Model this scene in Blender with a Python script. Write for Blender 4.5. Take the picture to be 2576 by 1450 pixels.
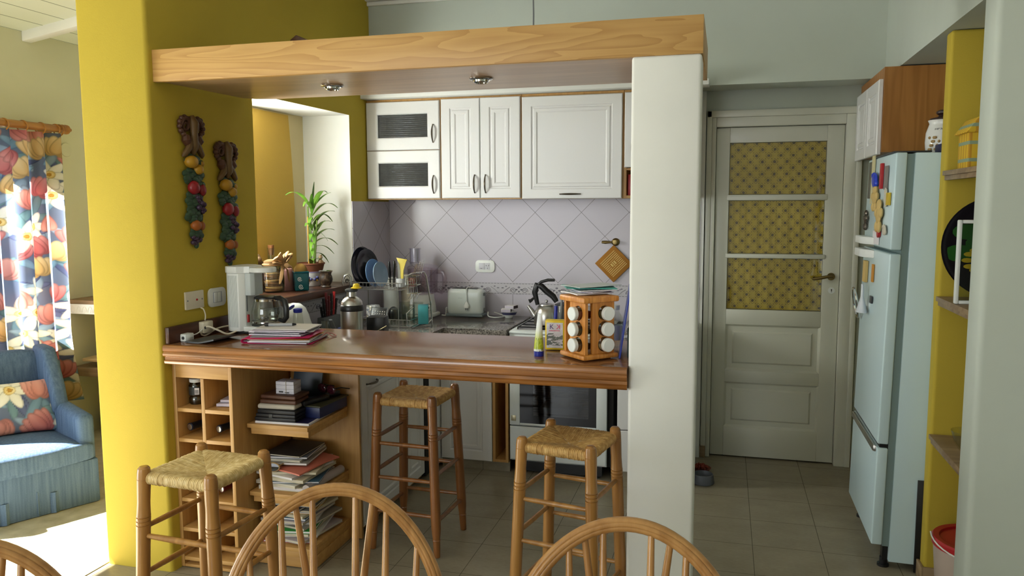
import bpy, bmesh, math, random
from mathutils import Matrix, Vector
sin, cos, pi = math.sin, math.cos, math.pi
R = math.radians
random.seed(7)
S = bpy.context.scene
for o in list(bpy.data.objects):
    bpy.data.objects.remove(o)
COL = S.collection

# ------------------------------------------------------------ camera
def make_camera():
    f_px, yaw, pit, rol = 1980.0, R(15.1), R(6.0), R(-0.23)
    f = Vector((-sin(yaw) * cos(pit), cos(yaw) * cos(pit), -sin(pit)))
    r = Vector((cos(yaw), sin(yaw), 0)); u = r.cross(f)
    r2 = r * cos(rol) + u * sin(rol); u2 = r2.cross(f)
    cd = bpy.data.cameras.new('camera'); co = bpy.data.objects.new('camera', cd); COL.objects.link(co)
    m = Matrix((( r2.x, u2.x, -f.x, 0), (r2.y, u2.y, -f.y, 0), (r2.z, u2.z, -f.z, 1.55), (0, 0, 0, 1)))
    co.matrix_world = m
    cd.sensor_width = 36; cd.lens = f_px * 36 / 2576; cd.clip_start = .05
    S.camera = co
make_camera()

# ------------------------------------------------------------ world, sun, window light, exposure
def srgb(c):
    return tuple(((x / 255) / 12.92 if x / 255 <= .04045 else ((x / 255 + .055) / 1.055) ** 2.4) for x in c)
w = bpy.data.worlds.new('world'); S.world = w; w.use_nodes = True
bg = w.node_tree.nodes['Background']; bg.inputs[0].default_value = (.75, .88, 1, 1); bg.inputs[1].default_value = 1.2
def light(name, kind, energy, loc, direction, col=(1, 1, 1), sx=1, sy=1, spread=None, angle=None):
    d = bpy.data.lights.new(name, kind); d.energy = energy; d.color = col
    if kind == 'AREA':
        d.shape = 'RECTANGLE'; d.size = sx; d.size_y = sy
        if spread: d.spread = spread
    if angle: d.angle = angle
    o = bpy.data.objects.new(name, d); COL.objects.link(o); o.location = loc
    o.rotation_euler = Vector(direction).to_track_quat('-Z', 'Y').to_euler()
    return o
SUN_DIR = (.85, .52, -.95)
light('sun', 'SUN', 48, (-8, -3, 8), SUN_DIR, (1, .95, .86), angle=R(.6))
light('daylight_glass_door', 'AREA', 34, (-4.24, 1.55, .75), (1, 0.12, -.06), (.96, 1, 1), 1.8, 1.4)
light('daylight_rear_window', 'AREA', 76, (-2.7, -2.42, 1.45), (.22, 1, 0.0), (.95, .98, 1), 2.3, 1.7)
light('daylight_niche', 'AREA', 24, (-2.56, 3.58, 1.66), (1, .5, .2), (.95, 1, .95), .3, .5)
S.view_settings.view_transform = 'Standard'; S.view_settings.look = 'None'
S.view_settings.exposure = 0.0; S.view_settings.gamma = 1
S.view_settings.use_curve_mapping = False

# ------------------------------------------------------------ node helpers
class N:
    def __init__(s, nt, k): s.nt = nt; s.k = k
    def op(s, o, b=None, c=None, rev=False):
        n = s.nt.nodes.new('ShaderNodeMath'); n.operation = o
        a = [s, b] if not rev else [b, s]
        if c is not None: a.append(c)
        for i, x in enumerate(a):
            if x is None: continue
            if isinstance(x, N): s.nt.links.new(x.k, n.inputs[i])
            else: n.inputs[i].default_value = x
        return N(s.nt, n.outputs[0])
    def __add__(s, b): return s.op('ADD', b)
    __radd__ = __add__
    def __sub__(s, b): return s.op('SUBTRACT', b)
    def __rsub__(s, b): return s.op('SUBTRACT', b, rev=True)
    def __mul__(s, b): return s.op('MULTIPLY', b)
    __rmul__ = __mul__
    def __truediv__(s, b): return s.op('DIVIDE', b)
    def lt(s, b): return s.op('LESS_THAN', b)
    def gt(s, b): return s.op('GREATER_THAN', b)
    def frac(s): return s.op('FRACT')
    def abs(s): return s.op('ABSOLUTE')
    def sin(s): return s.op('SINE')
    def max(s, b): return s.op('MAXIMUM', b)
    def min(s, b): return s.op('MINIMUM', b)
    def near(s):          # distance of fract to the nearest whole number
        return (s + .5).frac().__sub__(.5).abs()

class M:
    """a material: principled shader plus a few node shortcuts"""
    def __init__(s, name, col=(200, 200, 200), rough=.5, metal=0, spec=.5, **kw):
        s.m = bpy.data.materials.new(name); s.m.use_nodes = True; s.nt = s.m.node_tree
        s.b = s.nt.nodes['Principled BSDF']; s.L = s.nt.links.new
        s.set('Base Color', (*srgb(col), 1)); s.set('Roughness', rough); s.set('Metallic', metal); s.set('Specular IOR Level', spec)
        for k, v in kw.items(): s.set(k.replace('_', ' '), v)
    def set(s, k, v):
        if isinstance(v, N): s.L(v.k, s.b.inputs[k])
        elif hasattr(v, 'is_output'): s.L(v, s.b.inputs[k])
        else: s.b.inputs[k].default_value = v
        return s
    def xyz(s, co='Object'):
        t = s.nt.nodes.new('ShaderNodeTexCoord'); q = s.nt.nodes.new('ShaderNodeSeparateXYZ'); s.L(t.outputs[co], q.inputs[0])
        return [N(s.nt, q.outputs[i]) for i in range(3)]
    def noise(s, scale, sc=(1, 1, 1), detail=3, dist=0, rough=.5):
        t = s.nt.nodes.new('ShaderNodeTexCoord'); mp = s.nt.nodes.new('ShaderNodeMapping'); mp.inputs['Scale'].default_value = sc
        n = s.nt.nodes.new('ShaderNodeTexNoise'); s.L(t.outputs['Object'], mp.inputs[0]); s.L(mp.outputs[0], n.inputs['Vector'])
        n.inputs['Scale'].default_value = scale; n.inputs['Detail'].default_value = detail
        n.inputs['Distortion'].default_value = dist; n.inputs['Roughness'].default_value = rough
        return N(s.nt, n.outputs[0])
    def voro(s, scale, sc=(1, 1, 1), out='Color'):
        t = s.nt.nodes.new('ShaderNodeTexCoord'); mp = s.nt.nodes.new('ShaderNodeMapping'); mp.inputs['Scale'].default_value = sc
        n = s.nt.nodes.new('ShaderNodeTexVoronoi'); s.L(t.outputs['Object'], mp.inputs[0]); s.L(mp.outputs[0], n.inputs['Vector'])
        n.inputs['Scale'].default_value = scale
        return N(s.nt, n.outputs[out])
    def ramp(s, fac, stops, interp='LINEAR'):
        n = s.nt.nodes.new('ShaderNodeValToRGB'); n.color_ramp.interpolation = interp
        e = n.color_ramp.elements
        while len(e) < len(stops): e.new(.5)
        for i, (p, c) in enumerate(stops):
            e[i].position = p; e[i].color = (*srgb(c), 1)
        s.L(fac.k, n.inputs[0]); return n.outputs[0]
    def mix(s, fac, a, b):
        n = s.nt.nodes.new('ShaderNodeMix'); n.data_type = 'RGBA'
        if isinstance(fac, N): s.L(fac.k, n.inputs[0])
        else: n.inputs[0].default_value = fac
        for i, x in ((6, a), (7, b)):
            if hasattr(x, 'is_output'): s.L(x, n.inputs[i])
            else: n.inputs[i].default_value = (*srgb(x), 1)
        return n.outputs[2]
    def bump(s, h, dist=.002, strength=.5):
        n = s.nt.nodes.new('ShaderNodeBump'); n.inputs['Strength'].default_value = strength; n.inputs['Distance'].default_value = dist
        s.L(h.k, n.inputs['Height']); s.L(n.outputs[0], s.b.inputs['Normal']); return s

def plaster(name, col, rough=.75, bump=.25):
    m = M(name, col, rough, spec=.3)
    n = m.noise(2.2, detail=4)
    m.set('Base Color', m.ramp(n, [(.3, tuple(x * .965 for x in col)), (.7, col)]))
    m.bump(m.noise(160, detail=2), .0012, bump)
    return m.m
def paint(name, col, rough=.4, **kw): return M(name, col, rough, **kw).m
def wood(name, c1, c2, axis=0, rough=.45, k=1.0, rings=9, coat=0, mixv=.45, saw=False):
    m = M(name, c1, rough)
    st = [9, 9, 9]; st[axis] = .9
    st = tuple(x * k for x in st)
    a = m.noise(1.0, st, 2, .3)
    b = ((a * rings * 6.28 + m.noise(2.0, st, 3) * 3).frac().op('POWER', 1.6)) if saw else ((a * rings * 6.28).sin() * .5 + .5)
    st2 = [60, 60, 60]; st2[axis] = 2.2
    c = m.noise(1.6 * k, tuple(st2), 3)
    f = b * mixv + c * (1 - mixv)
    m.set('Base Color', m.ramp(f, [(.1, c1), (.9, c2)]))
    if coat: m.set('Coat Weight', coat); m.set('Coat Roughness', .12)
    m.bump(c, .0008, .3)
    return m.m
def glass(name, col=(235, 240, 235), rough=.02, alpha=None):
    m = M(name, col, rough); m.set('Transmission Weight', 1.0); m.set('IOR', 1.45)
    return m.m
def thin_glass(name, tint=(228, 234, 230), gloss=.0, rough=.05):
    """single-sheet glass: light goes straight through, with a faint reflection"""
    m = bpy.data.materials.new(name); m.use_nodes = True; nt = m.node_tree; nt.nodes.clear()
    o = nt.nodes.new('ShaderNodeOutputMaterial'); mx = nt.nodes.new('ShaderNodeMixShader')
    t = nt.nodes.new('ShaderNodeBsdfTransparent'); g = nt.nodes.new('ShaderNodeBsdfGlossy')
    t.inputs[0].default_value = (*srgb(tint), 1); g.inputs['Roughness'].default_value = rough
    fr = nt.nodes.new('ShaderNodeLayerWeight'); pw = nt.nodes.new('ShaderNodeMath'); pw.operation = 'POWER'; pw.inputs[1].default_value = 4.0
    nt.links.new(fr.outputs['Facing'], pw.inputs[0])
    ad = nt.nodes.new('ShaderNodeMath'); ad.operation = 'MULTIPLY_ADD'; ad.inputs[1].default_value = .55; ad.inputs[2].default_value = .035 + gloss; nt.links.new(pw.outputs[0], ad.inputs[0])
    nt.links.new(ad.outputs[0], mx.inputs[0]); nt.links.new(t.outputs[0], mx.inputs[1]); nt.links.new(g.outputs[0], mx.inputs[2])
    nt.links.new(mx.outputs[0], o.inputs[0]); return m
def vcol(name, rough=.8, translucent=0):
    """pattern read from the mesh's 'pattern' colour attribute"""
    m = M(name, (255, 255, 255), rough, spec=.15); a = m.nt.nodes.new('ShaderNodeVertexColor'); a.layer_name = 'pattern'
    m.set('Base Color', a.outputs[0])
    if translucent:
        t = m.nt.nodes.new('ShaderNodeBsdfTranslucent'); m.L(a.outputs[0], t.inputs[0])
        mx = m.nt.nodes.new('ShaderNodeMixShader'); mx.inputs[0].default_value = translucent
        out = m.nt.nodes['Material Output']; m.L(m.b.outputs[0], mx.inputs[1]); m.L(t.outputs[0], mx.inputs[2]); m.L(mx.outputs[0], out.inputs[0])
    return m.m

# ------------------------------------------------------------ mesh builder
I4 = Matrix.Identity(4)
def T(x=0, y=0, z=0): return Matrix.Translation((x, y, z))
def RX(a): return Matrix.Rotation(R(a), 4, 'X')
def RY(a): return Matrix.Rotation(R(a), 4, 'Y')
def RZ(a): return Matrix.Rotation(R(a), 4, 'Z')
class B:
    def __init__(s): s.bm = bmesh.new()
    def _fin(s, vs, mat, M=None):
        if M is not None:
            bmesh.ops.transform(s.bm, matrix=M, verts=vs)
        vset = set(vs)
        for v in vs:
            for f in v.link_faces:
                f.material_index = mat
        return s
    def box(s, x0, x1, y0, y1, z0, z1, bev=0, mat=0, M=None, seg=2):
        return s.prism([(x0, y0), (x1, y0), (x1, y1), (x0, y1)], z0, z1, bev, mat, M, seg)
    def prism(s, poly, z0, z1, bev=0, mat=0, M=None, seg=2):
        ar = sum(a[0] * b[1] - b[0] * a[1] for a, b in zip(poly, poly[1:] + poly[:1]))
        if ar < 0: poly = poly[::-1]
        a = [s.bm.verts.new((p[0], p[1], z0)) for p in poly]; b = [s.bm.verts.new((p[0], p[1], z1)) for p in poly]
        n = len(poly); fs = [s.bm.faces.new(a[::-1]), s.bm.faces.new(b)]
        for i in range(n): fs.append(s.bm.faces.new((a[i], a[(i + 1) % n], b[(i + 1) % n], b[i])))
        vs = a + b
        if bev:
            es = list({e for f in fs for e in f.edges})
            r = bmesh.ops.bevel(s.bm, geom=es, offset=bev, segments=seg, affect='EDGES', profile=.5, clamp_overlap=True)
            vs = list({v for f in r['faces'] for v in f.verts} | {v for v in vs if v.is_valid})
        return s._fin(vs, mat, M)
    def lathe(s, prof, seg=24, mat=0, M=None, cap=True, sx=1, sy=1):
        rings = []
        for r, z in prof:
            if r < 1e-6: rings.append([s.bm.verts.new((0, 0, z))])
            else: rings.append([s.bm.verts.new((r * cos(2 * pi * i / seg) * sx, r * sin(2 * pi * i / seg) * sy, z)) for i in range(seg)])
        for a, b in zip(rings, rings[1:]):
            for i in range(seg):
                j = (i + 1) % seg
                if len(a) == 1 and len(b) == 1: continue
                if len(a) == 1: s.bm.faces.new((a[0], b[j], b[i]))
                elif len(b) == 1: s.bm.faces.new((a[i], a[j], b[0]))
                else: s.bm.faces.new((a[i], a[j], b[j], b[i]))
        if cap:
            if len(rings[0]) > 1: s.bm.faces.new(rings[0][::-1])
            if len(rings[-1]) > 1: s.bm.faces.new(rings[-1])
        return s._fin([v for r in rings for v in r], mat, M)
    def cyl(s, r, z0, z1, seg=24, mat=0, M=None, bev=0):
        if bev: return s.lathe([(0, z0), (r - bev, z0), (r, z0 + bev), (r, z1 - bev), (r - bev, z1), (0, z1)], seg, mat, M)
        return s.lathe([(r, z0), (r, z1)], seg, mat, M)
    def tube(s, pts, r, seg=8, closed=False, mat=0, M=None, cap=True, flat=1.0):
        pts = [Vector(p) for p in pts]; n = len(pts); rs = r if isinstance(r, (list, tuple)) else [r] * n
        rings = []; up = None
        for i, p in enumerate(pts):
            a = pts[(i - 1) % n] if (i > 0 or closed) else p; b = pts[(i + 1) % n] if (i < n - 1 or closed) else p
            t = (b - a).normalized()
            if up is None:
                up = Vector((0, 0, 1)) if abs(t.z) < .9 else Vector((1, 0, 0))
            q = (up - t * up.dot(t))
            if q.length < 1e-5: q = t.orthogonal()
            q.normalize(); up = q; w = t.cross(q)
            rings.append([s.bm.verts.new(p + (q * cos(2 * pi * k / seg) * flat + w * sin(2 * pi * k / seg)) * rs[i]) for k in range(seg)])
        m = n if closed else n - 1
        for i in range(m):
            a, b = rings[i], rings[(i + 1) % n]
            for k in range(seg):
                j = (k + 1) % seg; s.bm.faces.new((a[k], a[j], b[j], b[k]))
        if cap and not closed:
            s.bm.faces.new(rings[0][::-1]); s.bm.faces.new(rings[-1])
        return s._fin([v for q in rings for v in q], mat, M)
    def ball(s, c, r, u=16, v=10, mat=0, M=None):
        rr = r if isinstance(r, (list, tuple)) else (r, r, r)
        mm = T(*c) @ Matrix.Diagonal((*rr, 1))
        q = bmesh.ops.create_uvsphere(s.bm, u_segments=u, v_segments=v, radius=1, matrix=mm if M is None else M @ mm)
        return s._fin(q['verts'], mat)
    def grid(s, f, nu, nv, mat=0, M=None, wrapu=False):
        g = [[s.bm.verts.new(f(i / (nu if wrapu else nu - 1), j / (nv - 1))) for i in range(nu)] for j in range(nv)]
        for j in range(nv - 1):
            for i in range(nu if wrapu else nu - 1):
                k = (i + 1) % nu; s.bm.faces.new((g[j][i], g[j][k], g[j + 1][k], g[j + 1][i]))
        return s._fin([v for q in g for v in q], mat, M)
    def nest(s, w, h, loops, t, mat=0, M=None, hole=False):
        """a door slab standing in XZ (0..w, 0..h), front at y=0 facing -Y; loops are (inset, depth) rings of the routed front"""
        rg = []
        for ins, d in loops:
            rg.append([s.bm.verts.new((x, d, z)) for x, z in ((ins, ins), (w - ins, ins), (w - ins, h - ins), (ins, h - ins))])
        bk = [s.bm.verts.new((x, t, z)) for x, z in ((0, 0), (w, 0), (w, h), (0, h))]
        allr = [bk] + rg
        if hole:
            ins = loops[-1][0]
            hb = [s.bm.verts.new((x, t, z)) for x, z in ((ins, ins), (w - ins, ins), (w - ins, h - ins), (ins, h - ins))]
            allr.append(hb)
        for a, b in zip(allr, allr[1:]):
            for i in range(4):
                j = (i + 1) % 4; s.bm.faces.new((a[i], a[j], b[j], b[i]))
        if hole:
            for i in range(4):
                j = (i + 1) % 4; s.bm.faces.new((hb[i], hb[j], bk[j], bk[i]))
        else:
            s.bm.faces.new(rg[-1]); s.bm.faces.new(bk[::-1])
        return s._fin([v for q in allr for v in q], mat, M)
    def build(s, name, mats, parent=None, loc=(0, 0, 0), rz=0, ang=42, flat=False, rot=None):
        bmesh.ops.recalc_face_normals(s.bm, faces=s.bm.faces)
        me = bpy.data.meshes.new(name); s.bm.to_mesh(me); s.bm.free()
        for m in (mats if isinstance(mats, (list, tuple)) else [mats]): me.materials.append(m)
        if not flat:
            for p in me.polygons: p.use_smooth = True
            me.set_sharp_from_angle(angle=R(ang))
        o = bpy.data.objects.new(name, me); COL.objects.link(o)
        o.location = loc; o.rotation_euler = rot if rot else (0, 0, R(rz))
        if parent: o.parent = parent
        return o
def thing(name, label, cat, loc=(0, 0, 0), rz=0, group=None, rot=None):
    o = bpy.data.objects.new(name, None); COL.objects.link(o); o.empty_display_size = .05
    o.location = loc; o.rotation_euler = rot if rot else (0, 0, R(rz))
    return tag(o, label, cat, group)
def tag(o, label, cat, group=None):
    o['label'] = label; o['category'] = cat
    if group: o['group'] = group
    return o
def struct(b, name, mats, **kw):
    o = b.build(name, mats, **kw); o['kind'] = 'structure'; return o
def kids(o): return [c for c in COL.objects if c.parent == o]
def dup(root, loc, rz, label, group=None):
    def cp(o, par):
        c = o.copy(); COL.objects.link(c)
        if par: c.parent = par
        for k in kids(o): cp(k, c)
        return c
    r = cp(root, None); r.location = loc; r.rotation_euler = (0, 0, R(rz)); r['label'] = label
    if group: r['group'] = group
    return r
def text(body, name, m, parent, loc, rot, size, ext=.0004, sx=1):
    c = bpy.data.curves.new(name, 'FONT'); c.body = body; c.size = size; c.extrude = ext; c.align_x = 'CENTER'; c.align_y = 'CENTER'
    q = bpy.data.objects.new(name, c); COL.objects.link(q); me = bpy.data.meshes.new_from_object(q); bpy.data.objects.remove(q); me.materials.clear(); me.materials.append(m)
    o = bpy.data.objects.new(name, me); COL.objects.link(o); o.parent = parent; o.location = loc
    o.rotation_euler = tuple(R(a) for a in rot); o.scale = (sx, 1, 1); return o
def arc(cx, cy, r, a0, a1, n, z=0, ry=None):
    return [(cx + r * cos(R(a0 + (a1 - a0) * i / n)), cy + (ry or r) * sin(R(a0 + (a1 - a0) * i / n)), z) for i in range(n + 1)]
def rrect(w, h, r, n=6):
    return [(sx * (w / 2 - r) + r * cos(R(a0 + 90 * i / n)), sy * (h / 2 - r) + r * sin(R(a0 + 90 * i / n))) for sx, sy, a0 in ((1, 1, 0), (-1, 1, 90), (-1, -1, 180), (1, -1, 270)) for i in range(n + 1)]
def WX(y): return -2.235 + .0393 * (y - 2.72)      # the kitchen's left wall runs at a slight angle
# ------------------------------------------------------------ materials
YEL = plaster('yellow_paint', (193, 169, 58))
MINT = plaster('mint_white_paint', (194, 201, 190), bump=.12)
WHITEW = plaster('white_paint', (238, 238, 233), bump=.12)
SAGE = plaster('sage_paint', (212, 214, 192), bump=.12)
CEIL = M('white_ceiling_boards', (226, 232, 216), .6)
_x, _y, _z = CEIL.xyz(); _l = (_x * 6.2).near().lt(.025)
CEIL.set('Base Color', CEIL.mix(_l, (226, 232, 216), (150, 158, 140))); CEIL = CEIL.m
CREAM = plaster('cream_plaster', (226, 208, 160))
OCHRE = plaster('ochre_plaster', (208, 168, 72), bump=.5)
def floor_mat():
    m = M('floor_tile', (150, 140, 120), .32, spec=.4); x, y, z = m.xyz()
    g = (((x - .156) * (1 / .3)).near().min(((y - 4.22) * (1 / .3)).near())).lt(.0045)
    n = m.noise(5, (1, 1.6, 1), 5); n2 = m.noise(40, (1, 3, 1), 3)
    c = m.ramp(n * .6 + n2 * .4, [(.25, (128, 118, 98)), (.75, (160, 151, 130))])
    m.set('Base Color', m.mix(g, c, (84, 78, 64))); m.set('Roughness', g * .4 + .3); m.bump(g * -1.0, .001, .5)
    return m.m
FLOOR = floor_mat()
FLOOR2 = M('pale_floor', (186, 178, 152), .4)
FLOOR2.set('Base Color', FLOOR2.ramp(FLOOR2.noise(14, detail=5), [(.3, (160, 152, 124)), (.7, (190, 183, 158))])); FLOOR2 = FLOOR2.m
def tile_mat(name, axis, off):
    m = M(name, (200, 195, 204), .28, spec=.4); q = m.xyz(); x = q[axis]; z = q[2]
    u = (x - off + (z - 1.062)) * (1 / .295); v = (x - off - (z - 1.062)) * (1 / .295)
    d = u.near().min(v.near()).lt(.006) * z.gt(1.06)
    s = ((x - off) * (1 / .295)).near().lt(.005) * z.lt(.985)
    g = d.max(s)
    m.set('Base Color', m.mix(g, (198, 193, 204), (124, 120, 126))); m.bump(g * -1.0, .001, .4); m.set('Roughness', g * .4 + .28)
    return m.m
TILE_B = tile_mat('wall_tile_back', 0, -1.597); TILE_L = tile_mat('wall_tile_side', 1, 4.70)
SCROLL = paint('border_scroll_grey', (120, 116, 126), .3); BORDER = paint('border_tile', (196, 193, 200), .25)
OAK = wood('oak_veneer', (176, 130, 70), (202, 158, 94), 2, .45, 1.6, 4, mixv=.3)
OAKX = wood('oak_veneer_lengthwise', (180, 132, 72), (206, 162, 98), 0, .45, 1.6, 4, mixv=.3)
CANOPY = wood('canopy_veneer', (208, 166, 102), (178, 132, 72), 0, .42, .8, 2.2, mixv=.5, saw=True)
BARW = wood('varnished_hardwood', (112, 66, 26), (172, 112, 52), 0, .25, 1.6, 5, coat=.5, mixv=.4)
BARTOP = wood('varnished_hardwood_top', (108, 70, 44), (144, 98, 62), 0, .25, 1.6, 5, coat=.5, mixv=.35)
DARKW = wood('dark_walnut', (62, 36, 24), (88, 54, 38), 1, .3, 1, 6)
STOOLW = wood('stool_pine', (146, 98, 44), (186, 136, 72), 2, .3, 1.0, 4, coat=.3)
STOOLD = wood('stool_pine_dark', (116, 70, 32), (152, 98, 50), 2, .3, 1.0, 4, coat=.3)
CHAIRW = wood('chair_beech', (156, 108, 56), (194, 146, 88), 2, .3, 1.4, 4, coat=.3)
RACKW = wood('rack_pine', (186, 114, 42), (220, 152, 70), 2, .4, 2.2, 6)
SHELFW = wood('shelf_wood', (120, 96, 70), (158, 134, 100), 0, .5, 1, 5)
STRAW = M('rush_straw', (200, 168, 104), .6)
STRAW.set('Base Color', STRAW.ramp(STRAW.noise(55, (1, 1, 1), 4), [(.25, (186, 152, 94)), (.5, (216, 188, 128)), (.75, (238, 218, 168))])); STRAW = STRAW.m
STRAWD = M('rush_straw_brown', (176, 132, 70), .6)
STRAWD.set('Base Color', STRAWD.ramp(STRAWD.noise(55, (1, 1, 1), 4), [(.25, (162, 120, 62)), (.5, (196, 154, 90)), (.75, (222, 186, 122))])); STRAWD = STRAWD.m
CABW = M('cabinet_white', (226, 225, 224), .35); CABW.bump(CABW.noise(30, (12, 12, .6), 3), .0006, .35); CABW = CABW.m
DOORW = paint('door_enamel', (208, 208, 194), .35)
WHT = paint('white_plastic', (232, 235, 232), .35); IVORY = paint('ivory_plastic', (226, 218, 196), .4)
ENAMEL = paint('white_enamel', (226, 232, 232), .18)
FRIDGE = paint('fridge_white', (200, 222, 226), .25)
GREYP = paint('grey_plastic', (120, 124, 126), .45); DGREY = paint('dark_grey_plastic', (52, 54, 56), .45)
BLK = paint('black_plastic', (18, 18, 20), .35); BLKG = paint('black_gloss', (8, 9, 11), .06)
STEEL = M('brushed_steel', (190, 188, 184), .28, 1.0).m; CHROME = M('chrome', (210, 210, 208), .1, 1.0).m
IRON = M('pewter', (112, 104, 94), .35, 1.0).m; BRASS = M('old_brass', (134, 116, 76), .35, 1.0).m
def granite():
    m = M('granite', (120, 118, 114), .1, spec=.55)
    m.set('Base Color', m.ramp(m.voro(260).op('ADD', m.noise(90, detail=2)) * .5, [(.28, (52, 50, 50)), (.45, (112, 108, 104)), (.58, (140, 134, 128)), (.72, (176, 170, 164))])); return m.m
GRANITE = granite()
GLASS = thin_glass('clear_glass'); GLASSD = thin_glass('jar_glass', (246, 248, 245), .03, .03)
RIBGL = M('reeded_glass', (60, 62, 58), .15, spec=.6)
_x, _y, _z = RIBGL.xyz(); RIBGL.bump((_z * 2 * pi / .012).sin(), .003, .8); RIBGL.set('Transmission Weight', .75); RIBGL.set('Base Color', (.22, .23, .23, 1)); RIBGL = RIBGL.m
RED = paint('red', (176, 28, 34), .4); BLUE = paint('blue', (30, 44, 150), .35); NAVY = paint('navy', (28, 34, 78), .5)
PAPER = paint('paper', (226, 222, 224), .7); PAPER2 = paint('aged_paper', (200, 192, 172), .7)
YELP = paint('yellow_plastic', (236, 204, 30), .4)
GREEN = paint('leaf_green', (72, 122, 34), .45); TERRA = paint('terracotta', (118, 66, 40), .7); TEAL = paint('teal_glaze', (18, 84, 92), .15)
DARKGAP = paint('dark_recess', (24, 22, 20), .8)
LEATHER = M('brown_leather', (84, 50, 32), .5); LEATHER.bump(LEATHER.noise(120), .001, .5); LEATHER = LEATHER.m

# ------------------------------------------------------------ the room shell
b = B(); b.box(-4.35, 2.4, -2.6, 5.1, -.08, 0); struct(b, 'floor', FLOOR)
b = B(); b.box(-4.3, -2.57, -2.5, 4.9, 0, .004); struct(b, 'floor_living', FLOOR2)
# left kitchen wall (a thick yellow wall with a niche) with rounded end
def left_wall():
    b = B()
    y0, y1, n0, n1, nz0, nz1, top, xo = 2.72, 4.95, 3.40, 4.344, 1.05, 2.088, 2.95, -2.57
    r = .016
    end = [(xo, y0 + r)] + [(xo + r - r * cos(R(a)), y0 + r - r * sin(R(a))) for a in (30, 60, 90)]
    xi = WX(y0)
    end += [(xi - r + r * sin(R(a)), y0 + r - r * cos(R(a))) for a in (0, 30, 60, 90)]
    b.prism(end + [(WX(n0), n0), (xo, n0)], 0, top)
    b.prism([(WX(n0), n0), (WX(n1), n1), (xo, n1), (xo, n0)], 0, nz0)
    b.prism([(WX(n0), n0), (WX(n1), n1), (xo, n1), (xo, n0)], nz1, top)
    b.prism([(WX(n1), n1), (WX(y1), y1), (xo, y1), (xo, n1)], 0, top)
    for f in b.bm.faces:                    # white inside the niche
        c = f.calc_center_median()
        if nz0 - .01 < c.z < nz1 + .01 and n0 - .01 < c.y < n1 + .01 and (abs(c.y - n1) < .002 or abs(c.y - n0) < .002 or abs(c.z - nz1) < .002) : f.material_index = 1
    struct(b, 'wall_left', [YEL, WHITEW])
left_wall()
b = B()
for a, c, z0, z1 in ((3.40, 4.344, 1.05, 1.12), (3.40, 4.344, 1.96, 2.0875), (3.40, 3.44, 1.12, 1.96), (3.74, 4.344, 1.12, 1.96)):
    b.box(-2.57, -2.48, a, c, z0, z1)
struct(b, 'wall_niche', CREAM)
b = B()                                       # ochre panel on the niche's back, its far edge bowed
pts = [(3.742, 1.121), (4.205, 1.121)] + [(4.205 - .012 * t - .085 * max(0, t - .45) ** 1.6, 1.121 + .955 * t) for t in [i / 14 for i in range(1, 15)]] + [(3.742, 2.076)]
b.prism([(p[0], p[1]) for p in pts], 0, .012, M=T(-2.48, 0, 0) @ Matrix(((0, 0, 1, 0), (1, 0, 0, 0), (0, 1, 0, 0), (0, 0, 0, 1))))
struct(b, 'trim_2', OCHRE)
b = B(); b.prism([(WX(4.346) + .001, 4.346), (WX(4.85) + .001, 4.846), (WX(4.85) + .006, 4.846), (WX(4.346) + .006, 4.346)], .846, 1.578)
b.prism([(WX(3.0) + .001, 3.3), (WX(4.346) + .001, 4.346), (WX(4.346) + .006, 4.346), (WX(3.3) + .006, 3.3)], .846, 1.046)
struct(b, 'trim_3', TILE_L, flat=True)
# walls at the back
b = B(); b.box(-2.35, -.12, 4.85, 5.0, 0, 2.95); struct(b, 'wall_back', WHITEW)
b = B(); b.box(-2.148, -.14, 4.845, 4.8495, .8, 1.6); struct(b, 'trim_4', TILE_B, flat=True)
b = B()
b.box(-.12, -.085, 4.905, 5.05, 0, 2.95); b.box(.72, 1.5, 4.905, 5.05, 0, 2.95); b.box(-.085, .72, 4.905, 5.05, 2.06, 2.95)
struct(b, 'wall_door', MINT)
b = B(); b.box(-.4, 1.5, 5.05, 5.09, 0, 2.95); struct(b, 'door_light_block', MINT)  # unseen backing added to stop light leaking round the door
b = B(); b.box(-2.3, 1.42, 4.62, 4.85, 2.212, 2.95); struct(b, 'wall_upper', MINT)
b = B(); b.box(-2.25, .8, 4.575, 4.62, 2.80, 2.84, .008); b.box(-2.25, .8, 4.60, 4.62, 2.775, 2.80, .006); struct(b, 'trim_5', WHITEW)
b = B(); b.box(.8, 1.42, 2.96, 4.62, 2.212, 2.95); struct(b, 'wall_bulkhead', MINT)
b = B(); b.box(.8, 2.4, 2.82, 2.96, 0, 2.95, .02, seg=3); struct(b, 'wall_right', MINT)
b = B(); b.box(.82, 1.42, 3.42, 3.495, 0, 2.21, .012, seg=3); struct(b, 'wall_yellow_partition', YEL)
b = B(); b.box(1.42, 1.52, 2.9, 5.0, 0, 2.95); struct(b, 'wall_far_right', YEL)
b = B(); b.box(.816, 1.4, 3.408, 3.42, 0, .07, .003); b.box(.808, .82, 3.41, 3.495, 0, .07, .003); struct(b, 'baseboard_right', SHELFW)
b = B(); b.box(-.318, -.085, 2.75, 2.9, 0, 2.052, .012, seg=3); struct(b, 'wall_pillar', WHITEW)
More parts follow.
